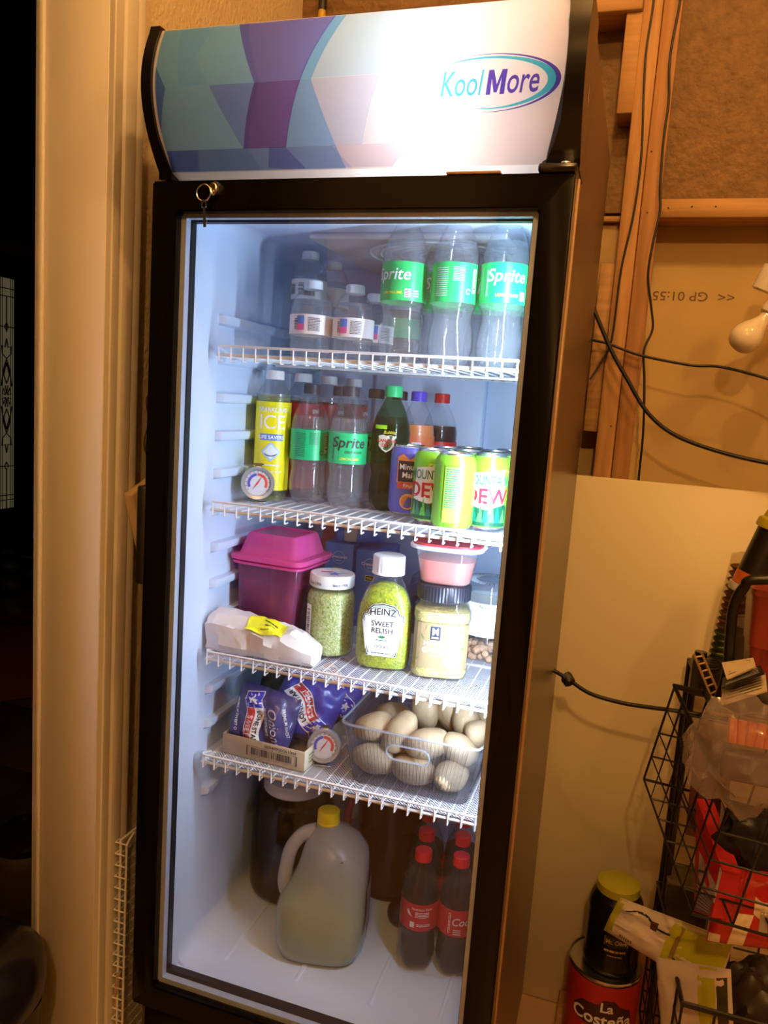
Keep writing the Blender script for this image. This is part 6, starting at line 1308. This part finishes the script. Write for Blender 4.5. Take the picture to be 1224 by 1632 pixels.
BRS = pm('brass', (0.50, 0.33, 0.14), 0.35, 0.6)
link('side_rail', MB().tube([a1, a2], 0.0022, 6).me(), BRS, t); link('side_rail', MB().tube([b1, b2], 0.0022, 6).me(), BRS, t)
for i in range(6): k = (i + 0.5) / 6; link('rung', MB().tube([a1.lerp(a2, k), b1.lerp(b2, k)], 0.002, 6).me(), BRS, t)
t = thing('dark_gadget', 'small dark gadget with a round knob behind the brass bracket', 'gadget', (0.9006, 0.4700, 0.9274))
link('case_body', boxm((-0.025, -0.02, -0.055), (0.035, 0.02, 0.015), 0.004, 2), pm('gadget_dark', (0.03, 0.025, 0.02), 0.4), t); link('knob', MB().lathe([(0, 0.014), (0.011, 0.013), (0.012, 0.0), (0, 0)], 18).me(True, 40), BLACK, t, (-0.012, -0.004, 0.015)); link('wire_loop', MB().tube([(0.005 + 0.018 * math.cos(a), -0.022, 0.012 + 0.010 * math.sin(a)) for a in [2 * PI * i / 20 for i in range(20)]], 0.0014, 6, True).me(), BWIRE, t)
# ---------------------------------------------------------------- left side
t = thing('wall_bracket_panel', 'cream plastic panel with screws hanging crooked on the left wall', 'panel', (-0.0795, 0.033, 1.195))
CRM = pm('cream_panel', (0.62, 0.47, 0.28), 0.5)
link('panel_board', boxm((0.0, 0.0, -0.36), (0.018, 0.20, 0.0), 0.004, 2), CRM, t, (0, 0, 0), (0.36, 0, 0))
link('panel_insert', boxm((0.018, 0.036, -0.085), (0.0205, 0.12, -0.03), 0.001, 1), BLACKM, t, (0, 0, 0), (0.36, 0, 0))
for i in range(4): link('screw', MB().lathe([(0, 0.002), (0.003, 0.0015), (0.004, 0), (0, 0)], 10).me(), SILVER, t, Matrix.Rotation(0.36, 3, 'X') @ Vector((0.0182, 0.018, -0.055 - 0.055 * i)), (0, PI / 2, 0))
t = thing('plug_adapter', 'small black power adapter with thin cords on the left wall', 'adapter', (-0.098, 0.155, 1.255)); link('adapter_body', boxm((0, -0.028, -0.028), (0.030, 0.028, 0.028), 0.004, 2), BLACKM, t)
for k in (0, 1): link('cord', MB().tube(spline([(0.008, -0.028 + 0.01 * k, -0.02), (0.004, -0.045 + 0.012 * k, 0.02), (0.006, -0.035 + 0.02 * k, 0.06), (0.004, -0.04 + 0.03 * k, 0.10), (0.004, 0.0 + 0.03 * k, 0.15)], 5), 0.0014, 6).me(), pm('cord_brown', (0.10, 0.05, 0.03), 0.5), t)
t = thing('corner_pole', 'black pole with a yellow collar standing in the corner behind the cooler', 'pole', (-0.038, 0.648, 0.0))
link('pole', MB().tube([(0, 0, 0), (0, 0, 2.192)], 0.008, 12).me(), BLACKM, t); link('collar', MB().tube([(0, 0, 2.190), (0, 0, 2.229)], 0.0085, 14).me(), pm('collar_yellow', (0.62, 0.42, 0.04), 0.5), t); link('grip', MB().tube([(0, 0, 2.229), (0, 0, 2.50)], 0.0095, 14).me(), BLACKM, t)
t = thing('floor_cord', 'pale cord curling across the floor at the foot of the door trim', 'cord', (-0.20, 0.10, 0.004), 0); link('cord', MB().tube(spline([(-0.5, -0.20, 0), (-0.25, -0.05, 0.0), (-0.08, 0.03, 0.0), (0.06, 0.02, 0.03), (0.115, -0.05, 0.20), (0.13, -0.06, 0.30)], 8), 0.005, 8).me(), pm('cord_pale', (0.45, 0.34, 0.22), 0.5), t)
t = thing('trash_bin', 'glossy black rounded bin in the dark doorway', 'bin', (-0.262, -0.135, 0.0), 0.0)
link('bin_body', MB().loft([sq(0.09, 0.08, 0.0, 4), sq(0.105, 0.095, 0.02, 4), sq(0.113, 0.105, 0.29, 4), sq(0.114, 0.106, 0.296, 4)]).me(True, 50), BLACK, t)
link('bin_lid', MB().loft([sq(0.116, 0.108, 0.297, 3), sq(0.126, 0.118, 0.32, 3), sq(0.127, 0.119, 0.36, 3), sq(0.118, 0.110, 0.40, 3), sq(0.09, 0.085, 0.422, 3), sq(0.05, 0.045, 0.430, 3)]).me(True, 60), BLACK, t)
t = thing('dark_basket', 'dark brown upright bin further inside the dark room', 'bin', (-0.70, 0.50, 0.0)); link('bin_body', MB().lathe([(0, 0), (0.08, 0.0), (0.10, 0.10), (0.10, 0.13), (0.09, 0.15), (0, 0.15)], 28).me(True, 50), pm('bin_brown', (0.05, 0.03, 0.02), 0.5), t); link('bin_lid', MB().lathe([(0, 0.20), (0.06, 0.195), (0.09, 0.17), (0.09, 0.152), (0, 0.152)], 28).me(True, 50), BLACK, t)
tag(link('round_rug', MB().lathe([(0, 0.0), (0.55, 0.0), (0.56, 0.004), (0.55, 0.008), (0, 0.008)], 48).me(True, 40), pm('rug_red', (0.14, 0.02, 0.02), 0.9), None, (-2.1, 1.85, 0.001)), 'dark red round rug on the tile floor of the dark room', 'rug')
